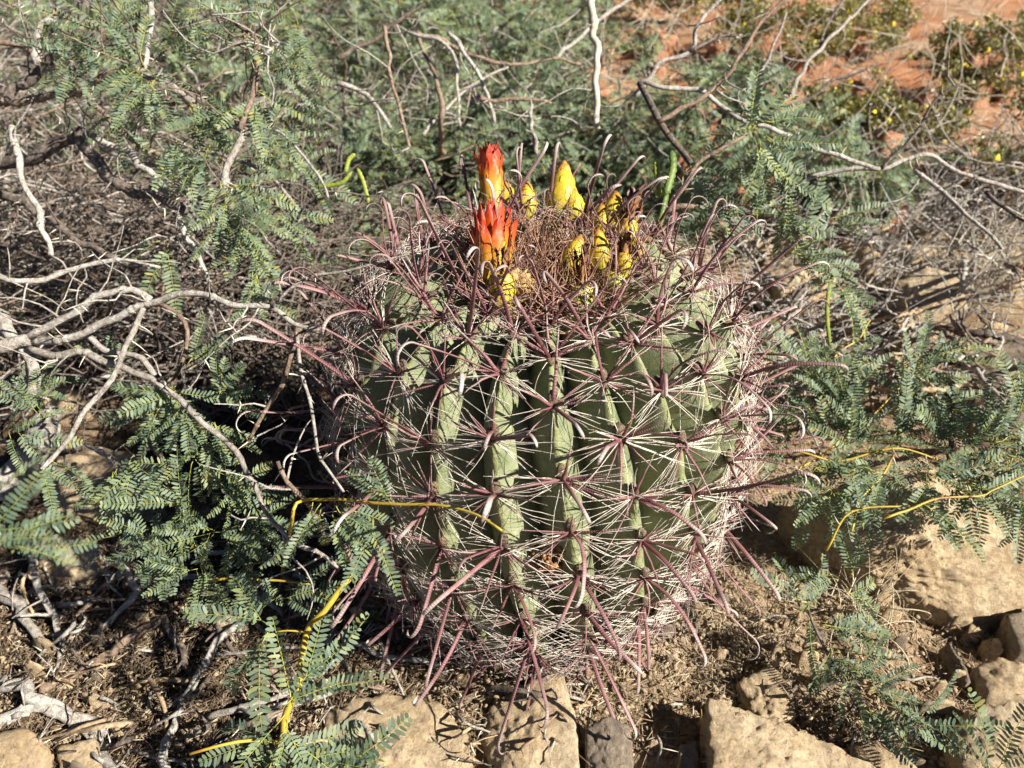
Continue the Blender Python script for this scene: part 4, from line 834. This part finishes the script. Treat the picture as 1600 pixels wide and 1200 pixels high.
def grass(pxx, pyy, dpt, n, lb, L=(.05, .11), curl=1.0):
    p0 = P(pxx, pyy, dpt) if dpt else G(pxx, pyy); b = MB(); base = Vector((p0.x, p0.y, gz(p0.x, p0.y)))
    for _ in range(n):
        d = Vector((random.gauss(0, .7), random.gauss(0, .7), 1)).normalized(); q = [base+Vector((random.gauss(0, .015), random.gauss(0, .015), 0))]; ax = Vector((random.gauss(0, 1), random.gauss(0, 1), random.gauss(0, .3))).normalized(); l = random.uniform(*L)*2.2; k = curl*random.uniform(.05, .42)
        for i in range(14): d = (Quaternion(ax, k*(i/8)) @ d); q.append(q[-1]+d*l/14)
        b.tube([tuple(v) for v in q], np.linspace(.0009, .0004, 15), 3, .6, cap=False)
    o = b.build("dry_grass_tuft", M_GRASS, None, True, tuple(base)); tag(o, lb, "grass")
grass(50, 520, None, 90, "curling pale dry grass tuft in front of the tangled mesquite", (.07, .15)); grass(10, 560, None, 60, "thin curled dry grass tuft at the mesquite trunk", (.07, .14))
grass(1560, 430, None, 80, "grey matted grass tuft behind the rocks on the slope"); grass(1520, 480, None, 60, "straw grass tuft between pale rock and kinked branch"); grass(1340, 960, None, 40, "thin dry grass blades at the boulder's foot", (.03, .06))

# ------------------------------------------------------------------ litter
def litter(name, lb, boxes, n, m, Lr, wr, seed):
    b = MB(); rr = random.Random(seed)
    for _ in range(n):
        x0, x1, y0, y1 = rr.choice(boxes); p = G(rr.uniform(x0, x1), rr.uniform(y0, y1)); a = rr.uniform(0, 6.283); L = rr.uniform(*Lr); wd = rr.uniform(*wr); t = np.array([math.cos(a), math.sin(a), rr.gauss(0, .28)]); t /= np.linalg.norm(t); s = np.cross(t, [0, 0, 1]); s /= np.linalg.norm(s); u = np.cross(s, t)
        c = np.array(p)+np.array([0, 0, rr.uniform(.0005, .008)]); bend = u*rr.gauss(0, .12)*L
        b.add([c-t*L-s*wd, c-t*L+s*wd, c+bend-s*wd*1.1, c+bend+s*wd*1.1, c+bend+u*wd*.9, c+t*L, c-t*L+u*wd*.7], [(0, 2, 3, 1), (2, 5, 3), (0, 6, 4, 2), (6, 1, 3, 4), (2, 4, 5), (4, 3, 5), (0, 1, 6)])
    o = b.build(name, m, None, False); tag(o, lb, "litter", None, "stuff")
NB = [(-40, 700, 780, 1210), (-40, 600, 900, 1210), (480, 1250, 960, 1180), (1100, 1640, 800, 1210), (1080, 1640, 560, 820)]
litter("leaf_litter", "dry straw and leaf litter round the cactus foot", NB, 11000, M_LITD, (.003, .013), (.0002, .0007), 5)
litter("leaf_litter", "pale straw bits scattered over the litter", NB, 4500, M_DRY, (.005, .024), (.0002, .0005), 6)
litter("leaf_litter", "wood chips coloured dark to deepen the shade under the mesquite thicket", [(-60, 520, 250, 800), (-60, 700, 100, 400), (-60, 560, 750, 1210)], 11000, M_SHADE_LITTER, (.004, .02), (.0003, .0010), 7)
litter("gravel", "coarse gravel crumbs on the soil", NB+[(1100, 1640, 250, 700), (850, 1640, 0, 300), (700, 1640, 950, 1210)], 5000, M_ROCK, (.0012, .004), (.001, .0035), 8)
